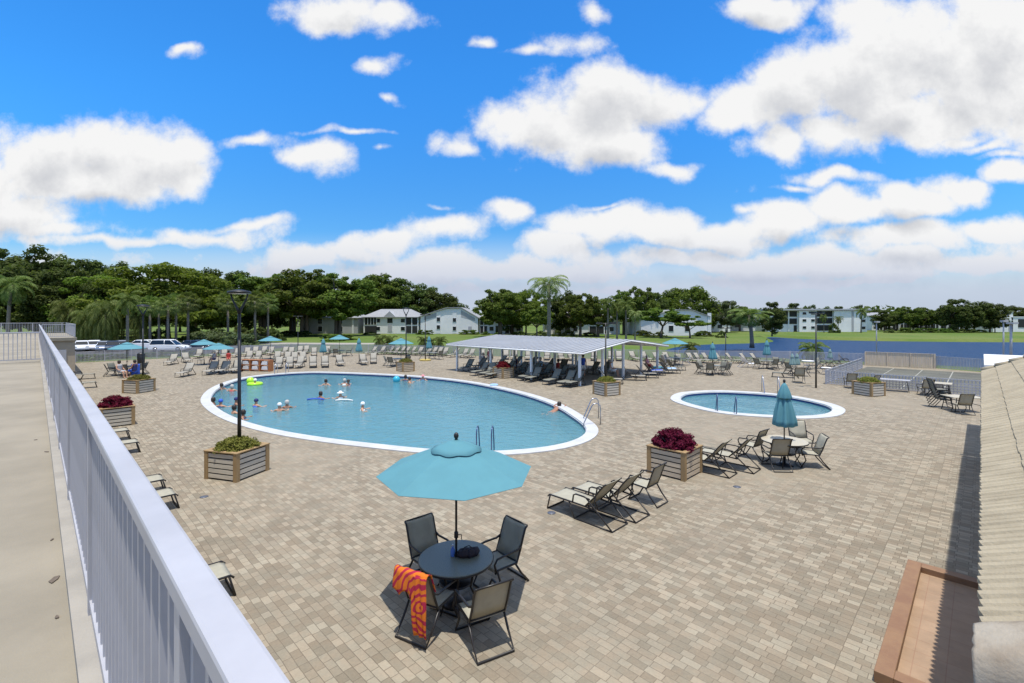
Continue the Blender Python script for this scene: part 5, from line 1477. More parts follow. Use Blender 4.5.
treerow([(FIC[0], 500, 118, 290, hF, 26, 8.0), (BRT, 526, 126, 291, hB, 26, 9.5), (DRK[1], 512, 140, 293, hD, 24, 6.2)], 'broad tree behind the left part of the pavilion roof, {n} of three', 'trees behind the pavilion left part')
treerow([(FIC[1], 580, 120, 294, hF, 20, 8.0), (FIC[0], 598, 118, 298, hF, 18, 8.0), (DRK[2], 566, 130, 292, hD, 18, 6.2), (SML[1], 537, 100, 306, hS, 15, 3.0)], 'rounded tree behind the middle of the pavilion roof, {n} of four', 'trees behind the pavilion middle')
treerow([(FIC[0], 642, 128, 288, hF, 18, 8.0), (FIC[1], 624, 134, 291, hF, 16, 8.0), (DRK[0], 655, 146, 294, hD, 15, 6.2)], 'tree behind the royal palms right of the pavilion, {n} of three', 'trees behind the royal palms')
plant(DOM, 687, 158, 288.5, hM, 31, 9.0, label='big smooth domed banyan tree behind the white gabled house')
treerow([(GRY, 727, 150, 301, hG, 13, 4.0), (DRK[2], 716, 176, 303, hD, 12, 6.2), (FIC[1], 740, 165, 306, hF, 13, 8.0)], 'hazy tree right of the domed banyan tree, {n} of three', 'trees right of the banyan')
plant(SML[1], 661, 112, 307, hS, 20, 3.0, label='small tree with forked trunk left in front of the white gabled house')
plant(SML[0], 690, 110, 315, hS, 15, 3.0, label='small flat topped bright tree before the white gabled house wall')
plant(DRK[0], 772, 120, 303, hD, 13, 6.2, label='dense leafy tree at the lake side, right of the shaggy palm')
treerow([(DRK[k % 3], px, 200, yt, hD, rp, 6.2) for k, (px, yt, rp) in enumerate([(793, 304, 12), (812, 306, 10), (824, 307, 9), (838, 307, 9), (858, 306, 9), (880, 309, 10)])], 'tree top showing above the three storey block, {n} in its row', 'trees behind the three storey block')
treerow([(FIC[k % 2] if k % 3 else DRK[k % 3], px, 166 + (k % 2) * 5, yt, hF if k % 3 else hD, rp, 8.0 if k % 3 else 6.2) for k, (px, yt, rp) in enumerate([(884, 311, 11), (896, 308, 11), (908, 307, 12), (920, 308, 11), (932, 309, 11), (943, 309, 10)])], 'round tree along the far lawn before the long low block, {n} in its row', 'trees before the long low block')
treerow([(DRK[k % 3], px, 152, yt, hD, rp, 6.2) for k, (px, yt, rp) in enumerate([(956, 300, 16), (974, 302, 15), (990, 302, 14)])], 'large dark oak on the far lake shore, {n} of three', 'dark oaks on the far shore')
treerow([(DRK[(k + 1) % 3], px, 215, yt, hD, rp, 6.2) for k, (px, yt, rp) in enumerate([(1002, 308, 10), (1016, 306, 12), (1034, 305, 14)])], 'distant tree at the right end behind the white block, {n} in its row', 'distant trees at right')
treerow([(DRK[k % 3], px, 150 + (k % 2) * 8, yt, hD, rp, 6.2) for k, (px, yt, rp) in enumerate([(8, 286, 22), (44, 288, 20), (76, 288, 20), (112, 290, 20), (146, 286, 20), (180, 288, 20), (214, 288, 20), (246, 290, 20), (272, 292, 18)])], 'low dark tree closing the view under the tall crowns at left, {n} in its row', 'low dark trees at left')
treerow([(BSD, px, 97 + (k % 2) * 4, yt, 2.5, rp, 1.6) for k, (px, yt, rp) in enumerate([(60, 319, 15), (84, 320, 14), (100, 319, 12), (146, 320, 9), (162, 322, 9), (196, 318, 12), (243, 318, 12), (262, 321, 12), (276, 322, 10)])], 'dark bush in the shade behind the palms at left, {n} in the line', 'shaded bushes at left')
treerow([(BSH, px, Yh, yt, 2.8, rp, 1.6) for px, Yh, yt, rp in [(78, 51.5, 350.5, 8), (92, 52.6, 351, 9), (107, 53.5, 350.8, 8), (121, 54.5, 351, 8), (147, 57, 350, 8), (158, 57.5, 349.5, 8), (170, 58, 349.6, 8), (182, 58.5, 349, 8), (195, 60, 348, 8)]], 'low hedge bush right behind the left fence before the cars, {n} in the line', 'low hedge behind the left fence')
# far woods closing the horizon: nobody could count its trees
rr_ = np.random.RandomState(99); V_ = []; nq = 26000
xs = rr_.uniform(-620, 760, nq); Yc = 300 + 40 * np.sin(xs / 90.0) + rr_.uniform(-14, 14, nq)
top_ = 9 + 3.5 * np.sin(xs / 17.0) * np.sin(xs / 41.0 + 1) + 2 * np.sin(xs / 6.1); zs_ = rr_.uniform(0, 1, nq) ** .7 * top_
nr_2 = rr_.normal(size=(nq, 3)) * .5 + np.array([0, -.3, .8]); nr_2 /= np.linalg.norm(nr_2, axis=1)[:, None]
a_2 = np.cross(nr_2, rr_.normal(size=(nq, 3))); a_2 /= np.linalg.norm(a_2, axis=1)[:, None]; b_2 = np.cross(nr_2, a_2)
Pn = np.stack([xs, Yc, zs_], 1); sz_ = rr_.uniform(.8, 1.9, size=(nq, 1))
qd = np.stack([Pn - a_2 * sz_, Pn + b_2 * sz_ * .7, Pn + a_2 * sz_, Pn - b_2 * sz_ * .7], 1).reshape(-1, 3)
mb = MB(); mb.v = [tuple(x) for x in qd]; mb.f = [(i, i + 1, i + 2, i + 3) for i in range(0, 4 * nq, 4)]; mb.mi = [0] * nq; mb.sm = [False] * nq
o = mb.build('far_woods', M['leaf_dark']); o['kind'] = 'stuff'; tag(o, 'dark far off woods closing the horizon behind the buildings', 'woods')
# palms and mid distance planting
treerow([(WEEP, px, Y, yt, 6.4, rp_, 4.2) for px, Y, yt, rp_ in [(68, 94, 287, 20), (86, 86, 297, 17), (105, 84, 286, 20), (140, 90, 291, 16), (118, 92, 292, 15)]], 'arching feather palm beyond the parked cars, {n} in its row', 'feather palms beyond the cars')
plant(COC, 8, 98, 262, 9.2, label='tall palm with leaning pale trunk at the far left edge')
plant(ROY, 127.5, 58, 283, 12.0, rpx=17, r0=3.2, label='royal palm with straight trunk behind the umbrella nearest the cars')
treerow([(SAB, px, Y, yt, 8.6, None, None) for px, Y, yt in [(150, 76, 296), (159, 80, 298), (168, 74, 296), (188, 78, 292), (176, 82, 294), (228, 86, 292), (255, 84, 291), (268, 88, 294)]], 'cabbage palm with round fan head beyond the cars, {n} in its row', 'cabbage palms beyond the cars')
treerow([(BSG, px, Y, yt, 5.2, rp, 2.6) for px, Y, yt, rp in [(206, 82, 320, 14), (222, 84, 322, 14), (236, 82, 318, 16), (250, 86, 322, 14), (214, 90, 314, 18)]], 'silvery grey shrub left of the nearest lamp post, {n} in its row', 'silvery shrubs at left')
plant(QUE, 549, 92, 265, 12.6, rpx=33, r0=3.9, label='tall shaggy pale queen palm above the pavilion roof')
treerow([(ROY, px, Y, yt, 12.0, None, None) for px, Y, yt in [(608, 96, 291), (617, 98, 296), (626, 94, 294)]], 'royal palm right of the tall shaggy palm, {n} of three', 'royal palms by the pavilion')
plant(QUE, 635, 92, 305, 12.6, rpx=12, r0=3.9, label='short pale feathery palm at the right of the royal palms')
plant(COC, 752, 74, 301, 9.2, rpx=29, r0=2.9, label='shaggy palm with dark trunk standing at the lake edge')
treerow([(PYG, px, 66, yt, 2.5, rp, 1.5) for px, yt, rp in [(380, 329, 9), (390, 330, 9), (423, 331, 8), (440, 331, 9), (431, 333, 7)]], 'dwarf palm behind the fence before the condos, {n} in its row', 'dwarf palms behind the fence')
plant(PYG, 690, 54.5, 336, 2.5, rpx=12, r0=1.5, label='dwarf palm behind the open umbrella right of the pavilion')
plant(PYG, 812, 51.5, 335, 2.5, rpx=17, r0=1.5, label='dwarf palm behind the fence at the lake, by the brown lamp post')
treerow([(BSH, px, Y, yt, 2.8, rp, 1.6) for px, Y, yt, rp in [(331, 96, 330, 13), (348, 100, 331, 8), (465, 134, 327, 7), (473, 134, 327, 6), (421, 134, 327, 5), (429, 134, 327.5, 6), (486, 132, 330, 5), (498, 130, 331, 6)]], 'green bush beside the condo walls, {n} in its row', 'bushes beside the condo walls')
treerow([(BSD, px, Y, yt, 2.5, rp, 1.6) for px, Y, yt, rp in [(288, 124, 328, 12), (302, 120, 328, 12), (370, 130, 330, 8), (558, 122, 327, 5), (568, 122, 327, 7), (648, 120, 328, 8), (659, 120, 328.5, 7), (699, 120, 328, 8), (707, 120, 328, 7), (722, 112, 327, 5), (640, 124, 327, 8), (590, 122, 330, 8), (520, 118, 328, 9), (540, 118, 328, 8)]], 'dark clipped bush at a building foot, {n} in the line', 'dark bushes at building feet')
treerow([(BSH, px, 150, yt, 2.8, rp, 1.6) for px, yt, rp in [(905, 324.5, 7), (920, 325.5, 6), (930, 325.5, 6), (939, 325.5, 6), (948, 326, 5)]], 'bright green hedge bush on the far lawn, {n} in the row', 'hedge bushes on the far lawn')
treerow([(BSD, px, 149, yt, 2.5, rp, 1.6) for px, yt, rp in [(960, 327, 7), (970, 327, 7), (980, 328, 6), (890, 328, 6)]], 'dark hedge bush under the far oaks, {n} in the row', 'dark hedge bushes on the far lawn')
treerow([(COC, px, 150, yt, 9.2, rp, 2.9) for px, yt, rp in [(838, 313, 6), (861, 303, 8), (824, 311, 5), (995, 309, 6)]], 'slender palm before the white far buildings, {n} of four', 'palms before the far buildings')
plant(BSD, 834, 149, 318, 2.5, rpx=5, r0=1.6, label='dark shrub between the two wings of the three storey block')

# ------------------------------------------------------------------ buildings
def bpart(nm, m, parent, c, size, rz=0.0):
    mb = MB(); mb.box(c, size, rz); return mb.build(nm, m, parent)
def house(nm, label, px, Y, rz):
    return thing(nm, label, 'building', D(px, Y), rz)
def win(b, x, z, w, h, y=-.02, m=None, frame=True):
    f = bpart('window', M['trim'], b, (x, y, z), (w + .16, .10, h + .16)) if frame else None
    return bpart('pane' if frame else 'window', m or M['glass_dark'], f or b, (x, y - .035, z), (w, .07, h))
def hip(b, x0, x1, y0, y1, z0, z1, m, ov=.5):
    x0 -= ov; x1 += ov; y0 -= ov; y1 += ov; ym = (y0 + y1) / 2; k = (y1 - y0) / 2 * .75
    mb = MB(); mb.add([(x0, y0, z0), (x1, y0, z0), (x1, y1, z0), (x0, y1, z0), (x0 + k, ym, z1), (x1 - k, ym, z1), (x0, y0, z0 - .18), (x1, y0, z0 - .18), (x1, y1, z0 - .18), (x0, y1, z0 - .18)],
        [(0, 1, 5, 4), (2, 3, 4, 5), (1, 2, 5), (3, 0, 4), (6, 7, 1, 0), (7, 8, 2, 1), (8, 9, 3, 2), (9, 6, 0, 3), (9, 8, 7, 6)])
    return mb.build('roof', m, b, True)
# 1: hipped two storey condo, px 303..418
k = 140 / F_PX
b = house('condo_building', 'pale two storey condo with hipped roof and small gable behind the ficus trees', 391, 140, R(-3))
W1 = 28 * k * 2; hw = W1 / 2
mb = MB(); mb.box((0, 5, 2.5), (W1, 10, 5.0)); mb.build('wall', M['bwall'], b)
hip(b, -hw, hw, 0, 10, 5.0, 7.4, M['roofgrey'])
mb = MB(); x = -.3; mb.add([(x - 1.9, -.45, 4.95), (x + 1.9, -.45, 4.95), (x, -.45, 6.7), (x - 1.9, 3, 4.95), (x + 1.9, 3, 4.95), (x, 4, 6.7)], [(0, 1, 2), (0, 2, 5, 3), (1, 4, 5, 2)]); mb.build('gable', M['bgrey'], b)
win(b, x, 3.9, 1.6, 1.4); win(b, x, 1.7, 1.3, 2.2, m=M['bgrey']); 
for xx in (-3.9, 3.6): win(b, xx, 3.9, 1.2, 1.1); win(b, xx, 1.5, 1.2, 1.1)
for z in (1.25, 3.75):
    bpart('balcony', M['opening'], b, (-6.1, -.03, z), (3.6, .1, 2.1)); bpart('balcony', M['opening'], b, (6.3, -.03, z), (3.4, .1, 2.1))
for xx in (-8.0, -7.0, -6.1, -5.2, -4.35): bpart('column', M['trim'], b, (xx, -.12, 3.75), (.16, .12, 2.2))
for xx in (4.5, 8.1, 6.3): bpart('column', M['trim'], b, (xx, -.12, 2.5), (.22, .12, 4.9))
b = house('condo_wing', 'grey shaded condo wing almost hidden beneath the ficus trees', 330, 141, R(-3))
mb = MB(); mb.box((0, 5, 2.4), (17, 10, 4.8)); mb.build('wall', M['bgrey'], b); hip(b, -8.5, 8.5, 0, 10, 4.8, 7.0, M['roofgrey'])  # grey wall colour stands for the shade of the trees over it
for xx in (-3, 3.2): 
    for z in (1.4, 3.7): win(b, xx, z, 1.3, 1.5)
bpart('corner_trim', M['trim'], b, (7.0, -.04, 2.4), (.5, .12, 4.7))
# 2: big gable end, px 418..480
b = house('gabled_condo', 'white condo with broad grey topped gable end left of the pavilion', 449, 138, R(0))
q = lambda px: (px - 449) * 138 / F_PX
prof = [(q(420.5), 0), (q(420.5), ZP(316.5, 138)), (q(446), ZP(308.6, 138)), (q(461), ZP(308.2, 138)), (q(478), ZP(318, 138)), (q(478), 0)]
mb = MB(); n_ = len(prof)
mb.add([(x, 0, z) for x, z in prof] + [(x, 22, z) for x, z in prof], [tuple(range(n_)), tuple(reversed(range(n_, 2 * n_)))] + [(i, n_ + i, n_ + (i + 1) % n_, (i + 1) % n_) for i in range(n_)])
mb.build('wall', M['bwall'], b, True)
mb = MB()
rp = [(q(418.5), ZP(317.0, 138)), (q(446), ZP(307.9, 138)), (q(461), ZP(307.5, 138)), (q(480), ZP(318.6, 138))]
vs_ = [(x, -.4, z + .12) for x, z in rp] + [(x, 22.4, z + .12) for x, z in rp] + [(x, -.4, z - .12) for x, z in rp] + [(x, 22.4, z - .12) for x, z in rp]
fs = []
for i in range(3): fs += [(i, i + 1, 5 + i, 4 + i), (8 + i, 12 + i, 13 + i, 9 + i), (i, 8 + i, 9 + i, i + 1), (4 + i, 5 + i, 13 + i, 12 + i)]
fs += [(0, 4, 12, 8), (3, 11, 15, 7)]
mb.add(vs_, fs); mb.build('roof', M['roofgrey'], b, True)
mb = MB(); mb.add([(q(424), -.03, ZP(320, 138)), (q(437), -.03, ZP(317, 138)), (q(437), -.03, ZP(312.5, 138)), (q(424), -.03, ZP(316.5, 138)), (q(461), -.03, ZP(317, 138)), (q(475), -.03, ZP(321, 138)), (q(475), -.03, ZP(318, 138)), (q(461), -.03, ZP(310, 138))], [(0, 1, 2, 3), (4, 5, 6, 7)])
mb.build('siding', M['bgrey'], b)
for px in (438.5, 454.5): bpart('pilaster', M['trim'], b, (q(px), -.05, 3.3), (1.2, .12, 6.4)); 
for px, z in ((438.5, 2.0), (438.5, 4.3), (454.5, 1.6), (454.5, 4.1)): win(b, q(px), z, .95, 1.1, y=-.14)
bpart('door', M['bgrey'], b, (q(470), -.05, 1.1), (1.0, .1, 2.2))
# 3: carport side of the gabled condo and long condo behind the pavilion
def longcondo(nm, label, pxa, pxb, Y, hh, bays, roofh=1.6):
    b = house(nm, label, (pxa + pxb) / 2, Y, 0); w = (pxb - pxa) * Y / F_PX
    mb = MB(); mb.box((0, 5, hh / 2), (w, 10, hh)); mb.build('wall', M['bwall'], b); hip(b, -w / 2, w / 2, 0, 10, hh, hh + roofh, M['roofgrey'], .7)
    for (pa, pb, kind) in bays:
        xa, xb = ((pa - (pxa + pxb) / 2) * Y / F_PX, (pb - (pxa + pxb) / 2) * Y / F_PX); xm = (xa + xb) / 2
        if kind == 'o':
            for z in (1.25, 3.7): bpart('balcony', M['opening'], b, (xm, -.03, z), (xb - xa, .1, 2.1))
            for xx in (xa, xb, xm): bpart('column', M['trim'], b, (xx, -.13, hh / 2), (.2, .12, hh - .1))
        elif kind == 'd': win(b, xm, 1.3, .9, 2.1); win(b, xm, 3.8, .9, 1.3)
        elif kind == 'w': win(b, xm, 1.5, 1.2, 1.2); win(b, xm, 3.8, 1.2, 1.2)
    return b
longcondo('condo_building', 'two storey condo with dark screened bays just left behind the pavilion', 479, 523, 140, 4.9, [(480, 487.5, 'o'), (489, 494, 'w'), (495, 499, 'd'), (505, 514, 'o'), (516, 521, 'w')])
longcondo('condo_building', 'white two storey condo glimpsed through trees above the pavilion roof', 545, 620, 135, 4.9, [(556, 562, 'w'), (566, 571, 'd'), (573, 578, 'w'), (589, 604, 'o'), (609, 614, 'w')])
# 4: white gabled house, px 640..713
b = house('gabled_house', 'white house with stepped gable roof right of the royal palms', 677, 124, R(0)); q = lambda px: (px - 677) * 124 / F_PX
prof = [(q(641), 0), (q(641), ZP(320, 124)), (q(663), ZP(313, 124)), (q(677), ZP(310, 124)), (q(692), ZP(310.4, 124)), (q(709.5), ZP(317, 124)), (q(709.5), 0)]; n_ = len(prof)
mb = MB(); mb.add([(x, 0, z) for x, z in prof] + [(x, 16, z) for x, z in prof], [tuple(range(n_)), tuple(reversed(range(n_, 2 * n_)))] + [(i, n_ + i, n_ + (i + 1) % n_, (i + 1) % n_) for i in range(n_)]); mb.build('wall', M['bwall'], b, True)
rp = [(x * 1.02, z + .05) for x, z in prof[1:-1]]; nr_ = len(rp)
vs_ = [(x, -.4, z + .12) for x, z in rp] + [(x, 16.4, z + .12) for x, z in rp] + [(x, -.4, z - .06) for x, z in rp] + [(x, 16.4, z - .06) for x, z in rp]
fs = []
for i in range(nr_ - 1): fs += [(i, i + 1, nr_ + i + 1, nr_ + i), (2 * nr_ + i, 3 * nr_ + i, 3 * nr_ + i + 1, 2 * nr_ + i + 1), (i, 2 * nr_ + i, 2 * nr_ + i + 1, i + 1)]
mb = MB(); mb.add(vs_, fs); mb.build('roof', M['roofgrey'], b, True)
win(b, q(671), 1.9, 1.2, 1.5); bpart('shutter', M['bgrey'], b, (q(670.5), -.03, 4.2), (1.4, .1, 1.6)); win(b, q(687), 1.9, 1.1, 1.4)
bpart('pilaster', M['trim'], b, (q(709.2), -.08, 3.0), (.9, .3, 6.0))
b = house('low_house', 'small pale house with two windows between banyan and lake', 746, 168, 0); mb = MB(); mb.box((0, 4, 1.9), (18, 8, 3.8)); mb.build('wall', M['bwall'], b); hip(b, -9, 9, 0, 8, 3.8, 5.4, M['roofgrey'])
for xx in (-3.2, 1.4, 5): win(b, xx, 1.9, 1.5, 1.1)
b = house('low_house', 'tiny white house wing with one window next to the gabled house', 717, 160, 0); mb = MB(); mb.box((0, 4, 2.2), (9, 8, 4.4)); mb.build('wall', M['bwall'], b); hip(b, -4.5, 4.5, 0, 8, 4.4, 6.0, M['roofgrey']); win(b, 1.0, 1.8, 1.5, 1.2)
# 5: three storey flat roofed block across the lake, px 737..872
Y5 = 160; q = lambda px: (px - 820) * Y5 / F_PX
b = house('apartment_block', 'white three storey flat roofed block with dark balconies across the lake', 820, Y5, 0); H5 = ZP(310.2, Y5)
mb = MB(); mb.prism([(q(768), 0), (q(867), 0), (q(867), 14), (q(768), 14)], -.05, H5); mb.build('wall', M['bwall'], b, True)
for pa, pb in ((797.5, 815), (832, 859.5)):
    mb = MB(); mb.prism([(q(pa), -1.0), (q(pb), -1.0), (q(pb), .5), (q(pa), .5)], -.05, H5 - .2); mb.build('projecting_wall', M['bwall'], b, True)
bpart('parapet', M['bgrey'], b, (q(818), 5, H5 + .18), (q(868) - q(768), 13, .5))
for zc_ in (H5 - 1.25, H5 - 3.75, ):
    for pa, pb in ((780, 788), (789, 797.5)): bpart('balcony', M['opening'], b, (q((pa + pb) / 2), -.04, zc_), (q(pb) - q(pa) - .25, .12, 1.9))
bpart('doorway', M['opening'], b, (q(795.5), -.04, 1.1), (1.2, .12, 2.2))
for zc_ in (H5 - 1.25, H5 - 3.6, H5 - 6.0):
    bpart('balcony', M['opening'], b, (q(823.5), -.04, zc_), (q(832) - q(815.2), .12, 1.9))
    for px in (802.5, 811): win(b, q(px), zc_ + .15, 1.2, .8, y=-1.02)
    win(b, q(775.5), zc_, 1.2, .9); win(b, q(863.5), zc_, 1.2, .9)
bpart('dark_stripe', M['bgrey'], b, (q(850.5), -1.04, H5 / 2), (.7, .08, H5 - .6))
for px in (788.4, 797.2, 779.6): bpart('column', M['trim'], b, (q(px), -.12, H5 / 2), (.35, .16, H5 - .3))
# 6: long low block behind far trees, 7: white block at right
b = longcondo('condo_building', 'long dark two storey block half hidden by trees on the far shore', 872, 985, 178, 5.6, [(876 + i * 8, 882.5 + i * 8, 'o') for i in range(13)], 1.2)
b = house('apartment_block', 'tall plain white block at right behind the far shore oaks', 1003, 158, 0); w = 20 * 158 / F_PX
mb = MB(); mb.box((0, 5, 3.3), (w, 10, 6.7)); mb.build('wall', M['bwall'], b); bpart('band', M['trim'], b, (0, -.03, 3.9), (w + .1, .12, .12)); bpart('parapet', M['bgrey'], b, (0, 5, 6.72), (w + .3, 10.3, .25)); bpart('door', M['bgrey'], b, (w / 2 - 1.0, -.04, 1.1), (1, .1, 2.2))
b = house('low_house', 'low white house with dark porch at the right end of the far shore', 1031, 158, 0)
mb = MB(); mb.box((0, 5, 2.5), (13, 10, 5.0)); mb.build('wall', M['bwall'], b); bpart('porch', M['opening'], b, (-2.6, -.04, 2.9), (3.5, .12, 2.8)); bpart('parapet', M['trim'], b, (0, 5, 5.02), (13.3, 10.3, .25))

# ------------------------------------------------------------------ parked cars
def make_car(paint, suv=False):
    th = thing('parked_car', 'x', 'car'); L_, Wd = (4.7, 1.85) if suv else (4.5, 1.78); hh = 1.68 if suv else 1.45
    low = [(-L_ / 2, .40), (-L_ / 2 + .05, .78), (-L_ / 2 + .15, .95 if suv else .90), (-.9, .98), (.9, .94), (L_ / 2 - .5, .82), (L_ / 2 - .08, .66), (L_ / 2, .42), (L_ / 2 - .1, .24), (-L_ / 2 + .1, .24)]
    def ext(prof, w0, w1, mb):
        n = len(prof); a = [(x, -w0 + (w0 - w1) * max(0, (z - .6)) , z) for x, z in prof]; b_2 = [(x, -y, z) for x, y, z in a]
        mb.add(a + b_2, [tuple(range(n)), tuple(reversed(range(n, 2 * n)))] + [(i, n + i, n + (i + 1) % n, (i + 1) % n) for i in range(n)])
    mb = MB(); ext(low, Wd / 2, Wd / 2 - .1, mb); o = mb.build('body', paint, th, True); bv = o.modifiers.new('bevel', 'BEVEL'); bv.width = .05; bv.segments = 3
    r0, r1 = (-L_ / 2 + .12, -L_ / 2 + .35) if suv else (-L_ / 2 + .45, -L_ / 2 + 1.05)
    gl = [(r0, .93), (r1, hh - .09), (.35, hh - .09), (1.15, .92)]
    mb = MB(); ext(gl, Wd / 2 - .06, Wd / 2 - .36, mb); mb.build('windows', M['glass_dark'], th, True)
    mb = MB(); ext([(r1 - .04, hh - .11), (r1 + .15, hh), (.2, hh), (.42, hh - .11)], Wd / 2 - .06, Wd / 2 - .34, mb); o = mb.build('roof', paint, th, True)
    mb = MB()
    for s_ in (-1, 1):
        y = s_ * (Wd / 2 - .22)
        for (xa, za, xb, zb) in ((r0 + .02, .93, r1 + .02, hh - .06), (1.13, .92, .34, hh - .07), (-.35, .94, -.38, hh - .07)):
            mb.tube([(xa, s_ * (Wd / 2 - .14), za), (xb, s_ * (Wd / 2 - .28), zb)], .045, 5)
    mb.build('pillars', paint, th)
    for x in (-L_ * .30, L_ * .31):
        for s_ in (-1, 1):
            mb = MB(); mb.tube([(x, s_ * (Wd / 2 - .2), .32), (x, s_ * (Wd / 2 + .01), .32)], .32, 18); w_ = mb.build('wheel', M['tyre'], th)
            mb = MB(); mb.tube([(x, s_ * (Wd / 2 - .1), .32), (x, s_ * (Wd / 2 + .02), .32)], .19, 14); mb.build('rim', M['carsilver'], w_)
    for s_ in (-1, 1):
        mb = MB(); mb.box((L_ / 2 - .10, s_ * .62, .66), (.14, .36, .13)); mb.build('headlight', M['lens'], th)
        mb = MB(); mb.box((-L_ / 2 + .06, s_ * .68, .78), (.10, .26, .16)); mb.build('taillight', M['red'], th)
    return th
CW, CS, CD = Proto(make_car(M['carwhite'], True)), Proto(make_car(M['carsilver'])), Proto(make_car(M['cardark'])); CW2 = Proto(make_car(M['carwhite']))
GC = 'cars parked beyond the left fence'
CW2.put(D(82, 67), R(-50), None, 'white car parked leftmost beyond the fence, beside the beige wall end', GC)
CW2.put(D(94, 68), R(-50), None, 'white car parked second from the beige wall end', GC)
CS.put(D(104, 66), R(-50), None, 'silver grey car parked between white car and dark blue car', GC)
CD.put(D(113, 66.5), R(-50), None, 'dark blue car parked behind the umbrella nearest the fence', GC)
CS.put(D(122, 68), R(-50), None, 'silver grey car parked behind the straight royal palm trunk', GC)
CW.put(D(170, 66), R(8), None, 'white car parked sideways beyond the fence, right of the others', GC)
CW2.put(D(147, 70), R(5), None, 'white car partly hidden by palm trunks left of the sideways one', GC)
CD.put(D(196, 69), R(5), None, 'dark car parked sideways in shade right of the white car', GC)

# ------------------------------------------------------------------ people
dg = None
def skin_mesh(name, verts, edges, rad, m, root=0, sub=1):
    me = bpy.data.meshes.new(name); me.from_pydata([Vector(v) for v in verts], edges, [])
    o = bpy.data.objects.new('tmp', me); col.objects.link(o)
    sk = o.modifiers.new('skin', 'SKIN'); sk.use_smooth_shade = True
    for i, r_ in enumerate(rad):
        rv = r_ if isinstance(r_, tuple) else (r_, r_)
        me.skin_vertices[0].data[i].radius = rv; me.skin_vertices[0].data[i].use_root = (i == root)
    sb = o.modifiers.new('sub', 'SUBSURF'); sb.levels = sb.render_levels = sub
    bpy.context.view_layer.update()
    out = bpy.data.meshes.new_from_object(o.evaluated_get(bpy.context.evaluated_depsgraph_get()))
    out.name = name; out.materials.clear(); out.materials.append(m)
    bpy.data.objects.remove(o); return out
def head_bits(th, c, hairm, cap=False, facing=Vector((1, 0, 0)), face=True):
    """hair or cap as a shell over the skull"""
    mb = MB(); prof = [(.001, .135), (.06, .125), (.098, .085), (.115, .03), (.112, -.02 if cap else -.05), (.10, -.03 if cap else -.10)]
    mb.lathe([(r_, z) for r_, z in prof], 14, (c[0] - .018, c[1], c[2] + .0)); mb.build('swim_cap' if cap == 1 else ('sun_hat' if cap == 2 else 'hair'), hairm, th, True)
    if cap == 2:
        m2 = MB(); m2.lathe([(.10, .03), (.20, .015), (.205, .005), (.10, .015)], 16, (c[0], c[1], c[2])); m2.build('hat_brim', hairm, th, True)
def swimmer_mesh(m, arms, seed):
    a = {'spread': [(.10, .30, -.10), (.22, .42, -.06), (.34, .40, -.05)], 'float': [(.14, .27, -.08), (.30, .30, .02), (.42, .18, .03)], 'edge': [(.18, .24, .0), (.36, .26, .16), (.52, .2, .18)]}[arms]
    V = [(0, 0, -.42), (0, 0, -.20), (0, 0, -.02), (.0, 0, .07), (.015, 0, .15), (.03, 0, .27), (.13, 0, .235)]
    E = [(0, 1), (1, 2), (2, 3), (3, 4), (4, 5), (5, 6)]; Rr = [(.15, .11), (.145, .10), (.13, .09), .06, .075, .092, .02]
    for s_ in (-1, 1):
        b0 = len(V); V += [(0, s_ * .17, .0)] + [(x, s_ * y, z) for x, y, z in a]
        E += [(2, b0), (b0, b0 + 1), (b0 + 1, b0 + 2), (b0 + 2, b0 + 3)]; Rr += [.055, .045, .037, .03]
    return skin_mesh('person_body', V, E, Rr, m, 1, 2)
SW = {(a, t): swimmer_mesh(M[t], a, 1) for a in ('spread', 'float', 'edge') for t in ('skin', 'skin_tan')}
def swimmer(px, py, arms, tone, hairm, cap, top, label, dz=0.0, rz=None):
    th = thing('person', label, 'person', G(px, py, -.14) + Vector((0, 0, .06 + dz)), rz if rz is not None else random.uniform(0, 6.28), 'bathers in the main pool', 1.0)
    o = bpy.data.objects.new('body', SW[(arms, tone)]); col.objects.link(o); o.parent = th
    head_bits(th, (.03, 0, .225 + .02), hairm, cap)
    if top is not None:
        mb = MB(); mb.lathe([(.19, -.38), (.185, -.2), (.175, -.06), (.10, .02)], 14, (0, 0, 0), mod=lambda a, i: 1 - .28 * abs(math.cos(a)) ** 2); mb.build('swimwear', top, th, True)
    return th
